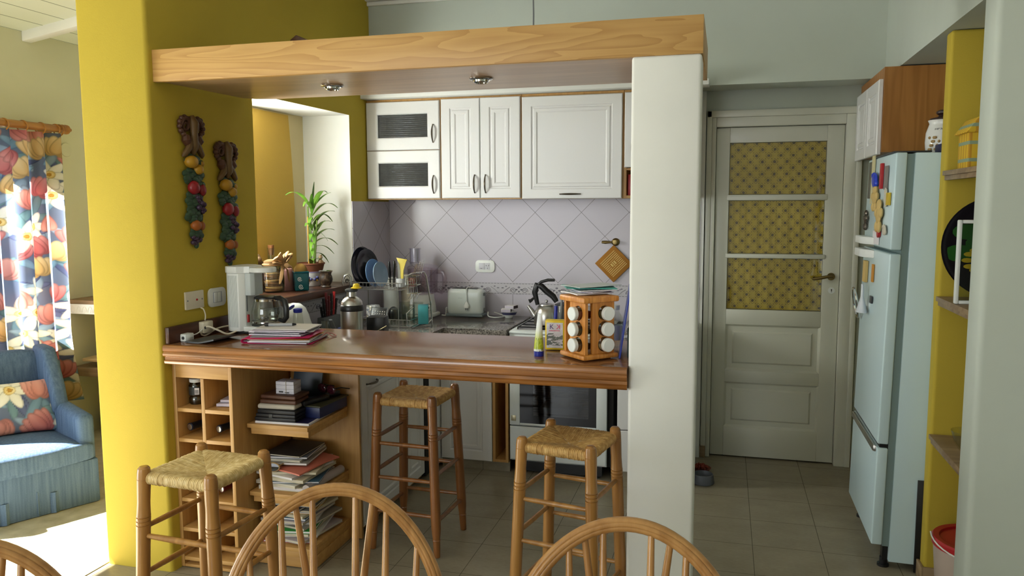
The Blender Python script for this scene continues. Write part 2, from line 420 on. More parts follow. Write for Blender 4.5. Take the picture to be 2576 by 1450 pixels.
# ceilings
b = B(); b.box(-2.5, 2.4, -2.6, 5.0, 2.95, 3.05); struct(b, 'ceiling', WHITEW)
b = B(); b.prism([(-4.35, 2.601), (-2.4, 2.902), (-2.4, 2.96), (-4.35, 2.66)], -2.6, 5.0, M=Matrix(((1, 0, 0, 0), (0, 0, 1, 0), (0, 1, 0, 0), (0, 0, 0, 1))))
struct(b, 'ceiling_living', CEIL)
for yb in (-1.2, -.3, .6, 1.5, 2.45, 3.3, 4.05):
    b = B(); b.prism([(-4.2, 2.565), (-2.58, 2.815), (-2.58, 2.88), (-4.2, 2.63)], yb - .035, yb + .035, .008, M=Matrix(((1, 0, 0, 0), (0, 0, 1, 0), (0, 1, 0, 0), (0, 0, 0, 1))))
    struct(b, 'ceiling_beam', WHITEW)
# living room wall with a glazed door opening and a window behind the curtain
b = B()
for a, c, z0, z1 in ((-2.6, .5, 0, 2.75), (.5, 2.62, 2.02, 2.75), (2.62, 3.12, 0, 2.75), (3.12, 4.05, 0, .8), (3.12, 4.05, 1.95, 2.75), (4.05, 5.0, 0, 2.75)):
    b.box(-4.35, -4.2, a, c, z0, z1)
struct(b, 'wall_living', SAGE)
b = B(); b.box(-4.2, -2.57, 4.78, 4.95, 0, 2.9); struct(b, 'wall_living_far', SAGE)
b = B()
for a, c, z0, z1 in ((-4.0, -1.7, 0, .6), (-4.0, -1.7, 2.3, 2.95), (-4.35, -4.0, 0, 2.95), (-1.7, 2.4, 0, 2.95)):
    b.box(a, c, -2.6, -2.5, z0, z1)
struct(b, 'wall_front', WHITEW)
b = B(); b.box(2.3, 2.4, -2.5, 2.82, 0, 2.95); struct(b, 'wall_dining_right', MINT)
def window(name, y0, y1, z0, z1, nx, nz):
    b = B(); x0, x1 = -4.31, -4.26
    b.box(x0, x1, y0, y0 + .05, z0, z1); b.box(x0, x1, y1 - .05, y1, z0, z1); b.box(x0, x1, y0 + .05, y1 - .05, z0, z0 + .05); b.box(x0, x1, y0 + .05, y1 - .05, z1 - .05, z1)
    for i in range(1, nx): y = y0 + (y1 - y0) * i / nx; b.box(x0 + .005, x1 - .005, y - .02, y + .02, z0 + .05, z1 - .05)
    for i in range(1, nz): z = z0 + (z1 - z0) * i / nz; b.box(x0 + .005, x1 - .005, y0 + .05, y1 - .05, z - .02, z + .02)
    o = struct(b, name, WHITEW)
window('window_1', 3.12, 4.05, .8, 1.95, 2, 1)

# ------------------------------------------------------------ border of scroll tiles (two runs)
def scrolls(b, x0, n, per, M_):
    for k in range(n):
        cx = x0 + k * per
        for sx in (-1, 1):
            pts = []
            for i in range(26):
                a = R(200 - 24 * i); rr = .021 * (1 - i / 32)
                pts.append((cx + sx * (.038 - rr * cos(a)), .024 + rr * sin(a) * .9))
            b.tube([(p[0], 0, p[1]) for p in pts], .0034, 4, M=M_, flat=.4)
            b.tube([(cx + sx * .06, 0, .046), (cx + sx * .085, 0, .03), (cx + sx * .105, 0, .011), (cx + sx * .122, 0, .008)], [.003, .0025, .002, .001], 4, M=M_, flat=.4)
            b.ball((cx + sx * .016, 0, .03), (.008, .0012, .005), 8, 5, M=M_); b.ball((cx + sx * .108, 0, .04), (.009, .0012, .0035), 8, 5, M=M_)
            b.ball((cx + sx * .085, 0, .05), (.007, .0012, .003), 8, 5, M=M_)
        b.ball((cx, 0, .045), (.009, .0012, .006), 8, 5, M=M_); b.ball((cx, 0, .018), (.006, .0012, .006), 8, 5, M=M_)
        for i in range(12):
            for z in (.068, .004): b.box(cx - .123 + i * .0205, cx - .123 + i * .0205 + .014, -.0008, .0008, z - .0016, z + .0016, M=M_)
b = B(); b.box(-2.14, -.14, 4.841, 4.8455, .983, 1.055)
b.bm.faces.ensure_lookup_table(); scrolls(b, -2.0, 8, .2465, T(0, 4.8405, .983))
for f in b.bm.faces:
    f.material_index = 0 if f.calc_area() > .005 else 1
struct(b, 'trim_6', [BORDER, SCROLL])
MW = T(WX(3.3) + .0075, 3.3, .965) @ RZ(90 - math.degrees(math.atan(.0393)))
b = B(); b.box(.05, 1.045, 0, .0015, 0, .072, M=MW)
scrolls(b, .17, 4, .2465, MW @ T(0, -.0005, 0))
for f in b.bm.faces: f.material_index = 0 if f.calc_area() > .005 else 1
struct(b, 'trim_7', [BORDER, SCROLL])

# ------------------------------------------------------------ door with fabric-backed panes
def door():
    yf = 4.905
    b = B()
    b.box(-.085, -.06, yf - .03, 5.0, 0, 2.06, .004); b.box(.655, .72, yf - .03, 5.0, 0, 2.06, .004); b.box(-.06, .655, yf - .03, 5.0, 2.005, 2.06, .004)
    b.box(-.115, -.085, yf - .035, yf, 0, 2.1, .004); b.box(.715, .745, yf - .035, yf, 0, 2.1, .004); b.box(-.115, .745, yf - .035, yf, 2.06, 2.1, .004)
    o = struct(b, 'door_1_frame', DOORW)
    d = B(); y0, y1 = 4.912, 4.95; xa, xb = -.058, .653
    zs = [.008, .196, .468, .549, .822, .92, 1.235, 1.252 + .005, 1.575, 1.606, 1.913, 2.002]
    pa, pb = .02, .56
    d.box(xa, pa, y0, y1, .008, 2.002, .003); d.box(pb, xb, y0, y1, .008, 2.002, .003)
    for z0, z1 in ((.008, .19), (.47, .545), (.826, .918), (1.913, 2.002)): d.box(pa, pb, y0, y1, z0, z1, .002)
    for z0, z1 in ((1.229, 1.256), (1.573, 1.608)): d.box(pa - .012, pb + .012, y0 - .006, y1, z0, z1, .006)
    for z0, z1 in ((.19, .47), (.545, .826)):
        d.nest(pb - pa, z1 - z0, [(0, .0), (.012, .012), (.04, .012), (.05, .002)], .03, M=T(pa, y0 + .004, z0))
    o = struct(d, 'door_1', DOORW)
    cm = M('printed_cloth', (176, 148, 40), .7); x, y, z = cm.xyz()
    px, pz = .0345, .036
    u = x * (1 / px); v = z * (1 / pz)
    s1 = (u + v) * .5; s2 = (u - v) * .5
    a = s1.near(); c = s2.near()
    ux = (a + c); uy = (a - c)
    dist = ((a * a + c * c).op('SQRT'))
    nz = cm.noise(170, detail=2)
    ros = (dist + (nz - .5) * .16).lt(.17); ring = (a.max(c) - .27).abs().lt(.026) * nz.gt(.42)
    dot = ((s1 + .5).near() + (s2 + .0).near()).lt(.07).max(((s1).near() + (s2 + .5).near()).lt(.07))
    base = cm.ramp(cm.noise(3), [(.3, (190, 158, 36)), (.7, (214, 182, 62))])
    cm.set('Base Color', cm.mix(ros.max(ring * .85).max(dot * .8), base, (88, 66, 20)))
    for i, (z0, z1) in enumerate(((.92, 1.228), (1.257, 1.572), (1.609, 1.912))):
        b = B(); n = 70
        b.grid(lambda u, v: (pa + .002 + (pb - pa - .004) * u, 4.938 + .0022 * sin(u * 40) + .0015 * sin(u * 97 + v), z0 + .001 + (z1 - z0 - .002) * v), n, 4)
        q = b.build('cloth_panel', cm.m, o)
        g = B(); g.box(pa + .002, pb - .002, 4.924, 4.926, z0 + .001, z1 - .001); g.build('pane', GLASSD, o)
    h = B(); h.cyl(.022, 0, .006, 20, M=T(.607, 4.912, 1.128) @ RX(90)); h.tube([(.607, 4.905, 1.128), (.607, 4.872, 1.128)], .008)
    h.tube([(.612, 4.866, 1.13), (.58, 4.864, 1.13), (.545, 4.866, 1.122), (.512, 4.868, 1.116), (.50, 4.868, 1.117)], [.008, .009, .010, .009, .006], 10)
    h.build('door_handle', BRASS, o)
    k = B(); k.cyl(.019, 0, .004, 24, M=T(.612, 4.912, 1.046) @ RX(90)); k.build('keyhole_plate', WHT, o)
    k = B(); k.cyl(.004, 0, .001, 12, M=T(.612, 4.9078, 1.05) @ RX(90)); k.box(.6105, .6135, 4.907, 4.9078, 1.036, 1.05); k.build('keyhole', BLK, o)
door()
b = B(); b.box(-.12, -.085, 4.85, 4.9, 0, .07, .003); b.box(.745, .79, 4.88, 4.9, 0, .08, .003); struct(b, 'baseboard_back', SHELFW)
# ------------------------------------------------------------ canopy over the bar
def canopy():
    t = thing('canopy', 'long boxed wooden canopy above the bar with two downlights', 'canopy', (-1.16, 2.75, 2.05))
    x0, x1 = -1.075, 1.078
    b = B(); b.box(x0, x1, 0, .025, 0, .126, .0015); b.build('front_board', CANOPY, t)
    b = B(); b.box(x1 - .02, x1, .0255, .60, 0, .126, .0015); b.build('end_board', CANOPY, t)
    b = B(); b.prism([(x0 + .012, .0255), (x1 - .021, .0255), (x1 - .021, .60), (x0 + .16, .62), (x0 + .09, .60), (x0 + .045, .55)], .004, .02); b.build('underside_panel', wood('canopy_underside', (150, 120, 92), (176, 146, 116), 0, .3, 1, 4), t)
    b = B(); b.box(x0 + .1, x1 - .021, .59, .61, .021, .126, .0015); b.build('back_board', CANOPY, t)
canopy()
for i, x in enumerate((-1.60, -.948)):
    t = thing('downlight', ('left' if not i else 'right') + '-hand chrome downlight set in the underside of the wooden canopy', 'light', (x, 3.055, 2.054), group='canopy downlights')
    b = B(); b.lathe([(.034, 0), (.046, -.001), (.047, -.005), (.041, -.009), (.036, -.010), (.033, -.004)], 28, cap=False); b.build('trim_ring', CHROME, t)
    b = B(); b.lathe([(.033, -.003), (.030, -.017), (.024, -.021), (.021, -.018), (.019, -.012), (0, -.011)], 28, cap=False); b.build('lamp_reflector', CHROME, t)
b = B(); b.prism([(0, 0), (.13, 0), (.115, .03), (.03, .07), (0, .05)], -.05, .05, .004, M=RX(90))
tag(b.build('wooden_wedge', DARKW, loc=(-1.86, 3.22, 2.0705 + .155)), 'dark brown wedge lying on top of the wooden canopy', 'ornament')
b = B(); b.box(-.08, .2, -.16, .16, 0, .154, .01); tag(b.build('box', DARKW, loc=(-1.85, 3.17, 2.0705)), 'dark box behind the canopy front board carrying the wedge', 'box')
b = B(); b.tube([(0, 0, 0), (.003, .004, .25), (-.001, -.002, .5), (0, 0, .879)], .0032, 6)
tag(b.build('hanging_cable', GREYP, loc=(-.772, 3.2, 2.0705)), 'thin grey cable hanging from the ceiling onto the canopy', 'cable')

# ------------------------------------------------------------ the bar top
def bar():
    t = thing('bar_counter', 'varnished reddish wooden bar top running from yellow wall to white pillar', 'counter', (-1.275, 2.72, .90))
    X0, X1 = -.958, .956
    prof = [(.56, .052), (.012, .052), (.004, .056), (0, .062), (0, .076), (.004, .081), (.01, .082), (.56, .082)]
    def along(b, prof, x0, x1, mat=0, skew=.022):
        a = [b.bm.verts.new((x0 + skew * max(0, min(1, p[0] / .56)), p[0], p[1])) for p in prof]; c = [b.bm.verts.new((x1, p[0], p[1])) for p in prof]
        n = len(prof); b.bm.faces.new(a); b.bm.faces.new(c[::-1])
        for i in range(n): b.bm.faces.new((a[i], a[(i + 1) % n], c[(i + 1) % n], c[i]))
    b = B(); along(b, [(.56, .044), (.016, .044), (.012, .052), (.008, .062), (.008, .074), (.012, .080), (.02, .082), (.56, .082)], X0, X1); b.build('board', BARTOP, t)
    b = B(); along(b, [(.05, .0), (.012, .0), (.006, .006), (.005, .014), (.011, .019), (.011, .030), (.004, .033), (-.002, .038), (-.003, .046), (.002, .050), (.004, .054), (-.001, .058), (-.002, .072), (.003, .079), (.0075, .0815), (.0075, .044), (.05, .0438)], X0 + .004, X1, skew=0)
    b.build('moulded_edge', BARW, t)
    b = B(); b.prism([(X0 + .003, .018), (X0 + .022, .018), (X0 + .043, .55), (X0 + .024, .55)], .0825, .152, .003); b.build('wall_strip', DARKW, t)
bar()

# ------------------------------------------------------------ wine rack and magazine shelves below the bar
def rack():
    t = thing('wine_rack', 'oak cubbyhole wine rack under the bar against the yellow wall', 'wine rack', (-2.233, 2.775, 0.004))
    Wd, Dp = .285, .44; H = .893; th = .016
    b = B(); b.box(0, th, .0, .3, 0, H, .001); b.box(Wd - th, Wd, 0, Dp, 0, H, .001); b.build('side_panel', OAK, t)
    b = B(); b.box(Wd / 2 - th / 2, Wd / 2 + th / 2, .001, Dp - .02, 0, .83, .001); b.build('divider', OAK, t)
    b = B(); b.box(th, Wd - th, 0, .016, .832, H, .001); b.build('top_rail', OAKX, t)
    for k in range(7):
        z = .70 - k * .131 if k < 6 else 0
        if z < .0: z = 0
        b = B()
        for x0, x1 in ((th + .0005, Wd / 2 - th / 2 - .0005), (Wd / 2 + th / 2 + .0005, Wd - th - .0005)): b.box(x0, x1, .001, Dp - .02, max(z - .016, 0), max(z, .012), .001)
        b.build('shelf', OAKX, t)
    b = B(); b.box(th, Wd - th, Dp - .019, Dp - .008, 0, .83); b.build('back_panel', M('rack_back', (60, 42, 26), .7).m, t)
rack()
def shelves():
    t = thing('magazine_shelf', 'open oak shelf unit beside the wine rack under the bar, holding stacks of magazines', 'shelf', (-1.945, 2.86, .004))
    w = .29
    b = B(); b.box(0, .345, .365, .383, 0, .893, .001); b.build('back_panel', OAK, t)
    for z in (.628, .33, .10):
        b = B(); b.box(.004, w, 0, .362, z - .018, z, .0015); b.box(.018, w - .001, .008, .026, z - .045, z - .0185, .001); b.box(w - .02, w - .002, .027, .36, z - .045, z - .0185, .001)
        b.build('shelf', OAKX, t)
    b = B()
    for z in (.852, .824): b.cyl(.0035, 0, .001, 10, M=T(.326, .3648, z) @ RX(90))
    b.build('screw_hole', BLK, t)
    b = B(); b.box(.02, w, .03, .36, 0, .054, .001); b.build('plinth', OAKX, t)
shelves()

# ------------------------------------------------------------ kitchen cabinets
RAISED = [(0, .004), (.004, 0), (.055, 0), (.060, .006), (.066, .006), (.072, .001), (.086, .001), (.094, .006)]
def handle(parent, loc, rot=(0, 0, 0), L=.105, mt=None):
    b = B(); n = 14
    b.tube([(0, -.004 - .02 * sin(pi * i / n) ** .7, -L / 2 + L * i / n) for i in range(n + 1)], [.003 + .003 * sin(pi * i / n) for i in range(n + 1)], 8)
    for s in (-1, 1): b.cyl(.0045, -.003, .005, 10, M=T(0, 0, s * L / 2) @ RX(90))
    o = b.build('handle', mt or IRON, parent, rot=tuple(R(a) for a in rot)); o.location = loc; return o
def slab(parent, name, loc, w, h, loops=RAISED, rz=0, hole=False, t=.02):
    b = B(); b.nest(w, h, loops, t, hole=hole)
    o = b.build(name, CABW, parent, loc=loc, rz=rz, ang=25); return o
def carcass(parent, w, d, h, y=.0, x=0, z=0, mt=None, name='carcass', back=True):
    b = B(); th = .016
    b.box(x, x + th, y, y + d, z, z + h); b.box(x + w - th, x + w, y, y + d, z, z + h)
    b.box(x + th, x + w - th, y, y + d, z, z + th); b.box(x + th, x + w - th, y, y + d, z + h - th, z + h)
    if back: b.box(x + th, x + w - th, y + d - .008, y + d, z + th, z + h - th)
    return b.build(name, mt or OAK, parent)
YU = 4.545     # front of upper doors
ZU = 1.588
def uppers():
    hz = .61
    t = thing('wall_cabinet', 'white wall cabinet with two glazed flap doors next to the yellow wall', 'cabinet', (-2.165, YU, ZU))
    carcass(t, .492, .27, hz, .022)
    for i, (z0, h) in enumerate(((.006, .292), (.302, .292))):
        d = slab(t, 'door', (.008, 0, z0), .478, h, [(0, .004), (.004, 0), (.070, 0), (.076, .004)], hole=True)
        p = B(); p.box(.072, .406, .012, .015, .072, h - .072); p.build('pane', RIBGL, d)
        handle(d, (.44, 0, .085 + (.01 if i else 0)))
    b = B(); b.box(.02, .47, .03, .25, .298, .306); b.build('inner_shelf', OAKX, t)
    t = thing('wall_cabinet', 'white wall cabinet with two narrow panelled doors in the middle', 'cabinet', (-1.671, YU, ZU))
    carcass(t, .50, .27, hz, .022)
    for i, x in enumerate((.004, .252)):
        d = slab(t, 'door', (x, 0, .006), .244, .592); handle(d, (.212 if not i else .032, 0, .085))
    t = thing('wall_cabinet', 'wide white panelled hood cabinet above the cooker', 'cabinet', (-1.169, YU, ZU))
    carcass(t, .60, .27, hz, .022)
    d = slab(t, 'door', (.006, 0, .0), .588, .592); handle(d, (.29, 0, .026), (0, 90, 0), .12)
    t = thing('wall_cabinet', 'white wall cabinet partly hidden behind the white pillar', 'cabinet', (-.567, YU, ZU))
    carcass(t, .42, .27, hz, .022)
    d = slab(t, 'door', (.006, 0, .175), .405, .42); handle(d, (.045, 0, .11))
    b = B(); b.box(.017, .403, .023, .27, .16, .172); b.build('inner_shelf', OAKX, t)
    b = B(); b.box(.0, .06, 0, .16, 0, .12, .002); tag(b.build('recipe_book', RED, loc=(-.545, YU + .05, ZU + .0165)), 'red book in the open niche of the wall cabinet by the pillar', 'book')
    b = B(); b.box(-2.215, -.10, 4.49, 4.618, 2.2, 2.232, .004); o = struct(b, 'trim_8', WHITEW)
uppers()
for k, (x, r, h) in enumerate(((-2.06, .032, .11), (-1.98, .03, .12), (-1.90, .033, .10), (-1.82, .03, .12))):
    b = B(); b.lathe([(r * .7, 0), (r, h), (r * .93, h), (r * .64, .006), (0, .006)], 20, cap=False)
    tag(b.build('drinking_glass', GLASSD, loc=(x, 4.66, ZU + .307)), ['first', 'second', 'third', 'fourth'][k] + ' glass from the left behind the upper reeded cabinet pane', 'glass', 'glasses in the glazed cabinet')
for k, (x, mt) in enumerate(((-2.02, WHT), (-1.86, BLUE))):
    b = B(); b.lathe([(0, 0), (.035, 0), (.06, .06), (.065, .08), (.061, .08), (.05, .05), (0, .012)], 24, mat=0, cap=False)
    tag(b.build('bowl', mt, loc=(x, 4.66, ZU + .0165)), ('white' if not k else 'blue') + ' bowl behind the lower reeded cabinet pane', 'bowl')

def lower():
    # sink run along the left wall, facing right
    def side_unit(label, y0, w, dx=0, hnd=True, pan=True):
        t = thing('base_cabinet', label, 'cabinet', (-1.60, y0, .03), 90)
        carcass(t, w, .52, .76, .022)
        d = slab(t, 'door', (.003, 0, .02), w - .006, .725, RAISED if pan else [(0, .004), (.004, 0), (.02, 0)])
        if hnd: handle(d, (.11, 0, .67), (0, 90, 0), .11)
    side_unit('white panelled base cabinet under the sink, nearest the bar', 3.252, .50)
    side_unit('white base cabinet further along the sink run, before the dark gap', 3.754, .278, hnd=False)
    b = B(); b.box(-2.12, -1.598, 4.036, 4.104, .03, .79); b.build('gap_shade_strip', DARKGAP)  # block set flush in the gap; its dark colour supplies the shade
    o = COL.objects['gap_shade_strip']; tag(o, 'dark upright strip standing for the shaded gap between the white base cabinets', 'panel')
    b = B(); b.box(-2.12, -1.60, 4.107, 4.80, .03, .79, .003); tag(b.build('corner_cabinet', CABW), 'white corner cabinet block where the two worktops meet', 'cabinet')
    b = B(); b.box(-2.12, -1.66, 3.26, 4.25, 0, .029); struct(b, 'baseboard_left', FLOOR)
    t = thing('base_cabinet', 'white panelled base cabinet left of the open tray slot', 'cabinet', (-1.597, 4.28, .06))
    carcass(t, .32, .5, .74, .022); d = slab(t, 'door', (.004, 0, .0), .312, .72)
    t = thing('tray_slot', 'narrow open wooden tray slot left of the cooker', 'cabinet', (-1.276, 4.285, .06))
    carcass(t, .094, .5, .74, 0, mt=OAK)
    b = B(); b.box(-1.597, -1.18, 4.31, 4.33, 0, .059); struct(b, 'baseboard_kitchen', FLOOR)
    t = thing('drawer_unit', 'white drawer unit right of the cooker, half behind the pillar', 'drawers', (-.555, 4.28, .06))
    carcass(t, .40, .5, .74, .022, mt=CABW)
    for z, h in ((.005, .235), (.245, .235), (.485, .235)):
        slab(t, 'drawer', (.003, 0, z), .394, h, [(0, .004), (.004, 0), (.02, 0)])
    b = B(); b.box(-.555, -.155, 4.31, 4.33, 0, .059); struct(b, 'baseboard_kitchen_end', FLOOR)
    # L-shaped granite worktop
    b = B(); b.prism([(WX(3.284) + .006, 3.284), (-1.565, 3.284), (-1.565, 4.255), (-1.182, 4.255), (-1.182, 4.838), (WX(4.838) + .008, 4.838)], .806, .845, .006)
    tag(b.build('granite_worktop', GRANITE), 'L-shaped grey granite worktop along the sink and back wall', 'worktop')
    b = B(); b.prism([(-1.56, 3.30), (-1.6, 3.30), (-1.6, 4.28), (-1.18, 4.28), (-1.18, 4.262), (-1.56, 4.262)], .792, .8055); tag(b.build('worktop_rail', OAKX), 'light wooden rail under the front edge of the granite worktop', 'rail')
    b = B(); b.box(-.56, -.15, 4.255, 4.838, .806, .845, .006); tag(b.build('granite_worktop', GRANITE), 'short grey granite worktop right of the cooker behind the pillar', 'worktop')
lower()

def cooker():
    t = thing('cooker', 'white gas cooker with black oven door below the bar level', 'cooker', (-1.175, 4.28, .0))
    w = .565
    b = B(); b.box(.004, w - .004, .54, .55, .07, .822); b.box(.004, .03, .04, .54, .07, .822); b.box(w - .03, w - .004, .04, .54, .07, .822); b.box(.03, w - .03, .04, .54, .80, .822); b.box(.03, w - .03, .04, .54, .07, .31); b.build('body', ENAMEL, t)
    b = B(); b.box(.031, .036, .042, .53, .312, .79); b.box(w - .036, w - .031, .042, .53, .312, .79); b.box(.036, w - .036, .525, .53, .312, .79); b.box(.036, w - .036, .042, .525, .312, .316); b.build('oven_lining', BLK, t)
    b = B()
    for zz in (.338, .48):
        for i in range(9): b.tube([(.04, .06 + i * .055, zz), (w - .04, .06 + i * .055, zz)], .002, 5)
        b.tube([(.05, .05, zz), (.05, .51, zz)], .003, 5); b.tube([(w - .05, .05, zz), (w - .05, .51, zz)], .003, 5)
    b.build('oven_rack', STEEL, t)
    b = B(); b.box(.0, .004, .02, .55, .07, .836); b.build('dark_side', DARKGAP, t)
    b = B(); b.box(w - .004, w + .03, .045, .5, .07, .84); b.build('dark_side', DARKGAP, t)
    d = B()
    for x0, x1, z0, z1 in ((.002, .062, .29, .74), (.505, w - .002, .29, .74), (.062, .505, .29, .303), (.062, .505, .702, .74)): d.box(x0, x1, .003, .037, z0, z1, .003)
    dr = d.build('oven_door', ENAMEL, t)
    g = B()
    for x0, x1, z0, z1 in ((.062, .14, .303, .702), (.46, .505, .303, .702), (.14, .46, .303, .35), (.14, .46, .55, .702)): g.box(x0, x1, .006, .012, z0, z1)
    g.build('oven_glass_frame', BLKG, dr)
    g = B(); g.box(.14, .46, .007, .011, .35, .55); g.build('oven_glass', thin_glass('oven_glass', (160, 164, 168), .03), dr)
    g = B(); g.box(.012, .040, -.0015, .0028, .315, .347, .0005); g.build('sticker', M('foil', (196, 190, 160), .3, .6).m, dr)
    d = B(); d.nest(w - .004, .2, [(0, .006), (.006, 0), (.03, 0)], .034, M=T(.002, .003, .082)); d.build('drawer', ENAMEL, t)
    b = B(); b.box(.03, w - .03, .03, .52, .015, .07); b.cyl(.02, 0, .015, 12, M=T(.06, .07, 0)); b.cyl(.02, 0, .015, 12, M=T(w - .06, .07, 0)); b.cyl(.02, 0, .015, 12, M=T(.06, .48, 0)); b.cyl(.02, 0, .015, 12, M=T(w - .06, .48, 0)); b.build('plinth', BLK, t)
    b = B(); b.box(.002, w - .002, .002, .038, .742, .8225, .004); b.build('control_panel', ENAMEL, t)
    for i in range(5):
        k = B(); k.cyl(.018, 0, .022, 18, bev=.003, M=T(.08 + .1 * i, .002, .782) @ RX(90)); k.build('knob', BLK, t)
    b = B(); b.box(0, w, -.005, .55, .823, .838, .005); b.box(.03, w - .03, .05, .52, .8385, .840, .0005, mat=1); b.build('hob', [ENAMEL, STEEL], t)
    for i, (x, y) in enumerate(((.16, .16), (.41, .16), (.16, .40), (.41, .40))):
        k = B(); k.cyl(.045, .8405, .844, 24, bev=.001, M=T(x, y, 0)); k.cyl(.032, .8442, .848, 24, bev=.002, M=T(x, y, 0)); k.build('burner', BLK, t)
    for x0 in (.04, .29):
        g = B(); z = .853
        for xx in (x0, x0 + .235): g.tube([(xx, .05, .841), (xx, .055, z), (xx, .50, z), (xx, .505, .841)], .004, 6)
        for yy in (.06, .16, .28, .40, .495): g.tube([(x0, yy, z), (x0 + .09, yy, z), (x0 + .145, yy, z), (x0 + .235, yy, z)], .0045, 6)
        g.tube([(x0 + .117, .05, z), (x0 + .117, .50, z)], .0045, 6)
        g.build('pan_support', BLK, t)
cooker()

def tall_cabinet():
    t = thing('wall_cabinet', 'white-doored wooden cabinet above and behind the fridge', 'cabinet', (.726, 4.22, 1.80))
    carcass(t, .6, .66, .405, 0, mt=wood('cabinet_side', (150, 98, 44), (178, 124, 62), 2, .4, 1, 6))
    b = B(); b.box(-.0005, .6, -.0165, -.0005, 0, .405); b.build('side_panel', wood('cabinet_side_panel', (152, 100, 46), (180, 126, 64), 2, .4, 1, 6), t)
    for i in range(2):
        b = B(); b.nest(.325, .36, RAISED, .02); b.build('door', CABW, t, loc=(-.022, .655 - i * .33, -.01), rz=-90, ang=25)
tall_cabinet()
b = B(); b.box(-.115, .115, -.07, .07, 0, .036, .002); tag(b.build('reflection_box', WHT, loc=(-.905, 4.45, .3405)), 'flat white box standing in for a reflection in the oven glass', 'box')  # box and bowl added inside to stand in for a reflection on the glass
b = B(); b.lathe([(0, 0), (.03, 0), (.045, .02), (.05, .06), (.046, .06), (.03, .012), (0, .01)], 24, cap=False); tag(b.build('bowl', IVORY, loc=(-.885, 4.45, .377)), 'small pale bowl on the white box, standing in for the reflection', 'bowl')

# ------------------------------------------------------------ rush-seated bar stools
def leg_profile():
    p = [(0, 0), (.0135, .001), (.0145, .004), (.0165, .06), (.0168, .075), (.0185, .078), (.0165, .082), (.0185, .10), (.0215, .13), (.022, .20), (.0215, .45)]
    for z in (.52, .533, .546): p += [(.0222, z), (.0225, z + .004), (.0192, z + .0055), (.0192, z + .007), (.0225, z + .0085)]
    p += [(.0215, .562), (.020, .6), (.0212, .66), (.0212, .676), (.0202, .677), (.0212, .678), (.0208, .697), (.019, .711), (.013, .718), (0, .72)]
    return p
def make_stool(label, wm, sm):
    t = thing('bar_stool', label, 'stool', group='rush-seated bar stools')
    top, bot = .131, .158
    cs = [(-1, -1), (1, -1), (1, 1), (-1, 1)]
    def P(c, z):
        q = bot + (top - bot) * z / .72; return (c[0] * q, c[1] * q, z)
    for c in cs:
        b = B(); b.lathe(leg_profile(), 18, M=Matrix(((1, 0, c[0] * (top - bot) / .72, c[0] * bot), (0, 1, c[1] * (top - bot) / .72, c[1] * bot), (0, 0, 1, 0), (0, 0, 0, 1))))
        b.build('leg', wm, t, ang=25)
    for k in range(4):
        c, d = cs[k], cs[(k + 1) % 4]
        for z in ((.18, .335, .49), (.155, .36, .515))[k % 2]:
            p, q = Vector(P(c, z)), Vector(P(d, z)); n = 8
            b = B(); b.tube([p.lerp(q, i / n) for i in range(n + 1)], [.0075 + .0025 * sin(pi * i / n) for i in range(n + 1)], 10); b.build('stretcher', wm, t)
    # rush seat: strands run square to each rail and meet on the diagonals
    b = B(); h = .134; rc = .0185; pitch = .0068; per = 5; ns = int(h / pitch) * per
    rnd = random.Random(3); jit = [[rnd.uniform(-.001, .0012) for _ in range(60)] for _ in range(4)]
    rows_t = [0, .12, .25, .4, .55, .7, .85, 1.0]; hin = h * .92
    for k in range(4):
        cols = []
        for i in range(-ns, ns + 1):
            al = i * h / ns; st = abs(al) / pitch; idx = int(st) % 60
            lump = abs(sin(pi * st)) ** .75 * .0024 + (jit[k][idx] if st % 1 > .02 else 0)
            a0 = min(abs(al), hin); col = []
            for t_ in rows_t:
                y = a0 + (hin - a0) * t_; e = y / hin; wob = .0012 * sin(al * 300 + y * 60 + k)
                z = -.026 * max(0, 1 - e) ** 1.15 - .001
                col.append(Vector((al + wob * (e < .97), -y, z + lump * min(1, 4 * (y - abs(al)) / h + .25))))
            for q in range(1, 10):
                an = R(90 - 26 * q); col.append(Vector((al, -hin - (rc + lump) * cos(an), -rc + (rc + lump) * sin(an))))
            cols.append([b.bm.verts.new(RZ(90 * k) @ p) for p in col])
        for A, C in zip(cols, cols[1:]):
            for i in range(len(A) - 1): b.bm.faces.new((A[i], C[i], C[i + 1], A[i + 1]))
    o = b.build('rush_seat', sm, t, loc=(0, 0, .697), ang=80)
    return t
st = make_stool('dark-stained rush-seated bar stool tucked under the middle of the bar', STOOLD, STRAWD); st.location = (-1.343, 3.30, .002); st.rotation_euler = (0, 0, R(-3))
s2 = make_stool('pale wooden bar stool standing in front of the wine rack', STOOLW, STRAW); s2.location = (-1.645, 2.185, .002); s2.rotation_euler = (0, 0, R(-4.3))
s3 = dup(s2, (-.534, 2.785, .002), -11, 'wooden bar stool with rush seat beside the white pillar')
for c in kids(s3):
    if c.name.startswith('rush_seat'): c.data = c.data.copy(); c.data.materials[0] = STRAWD

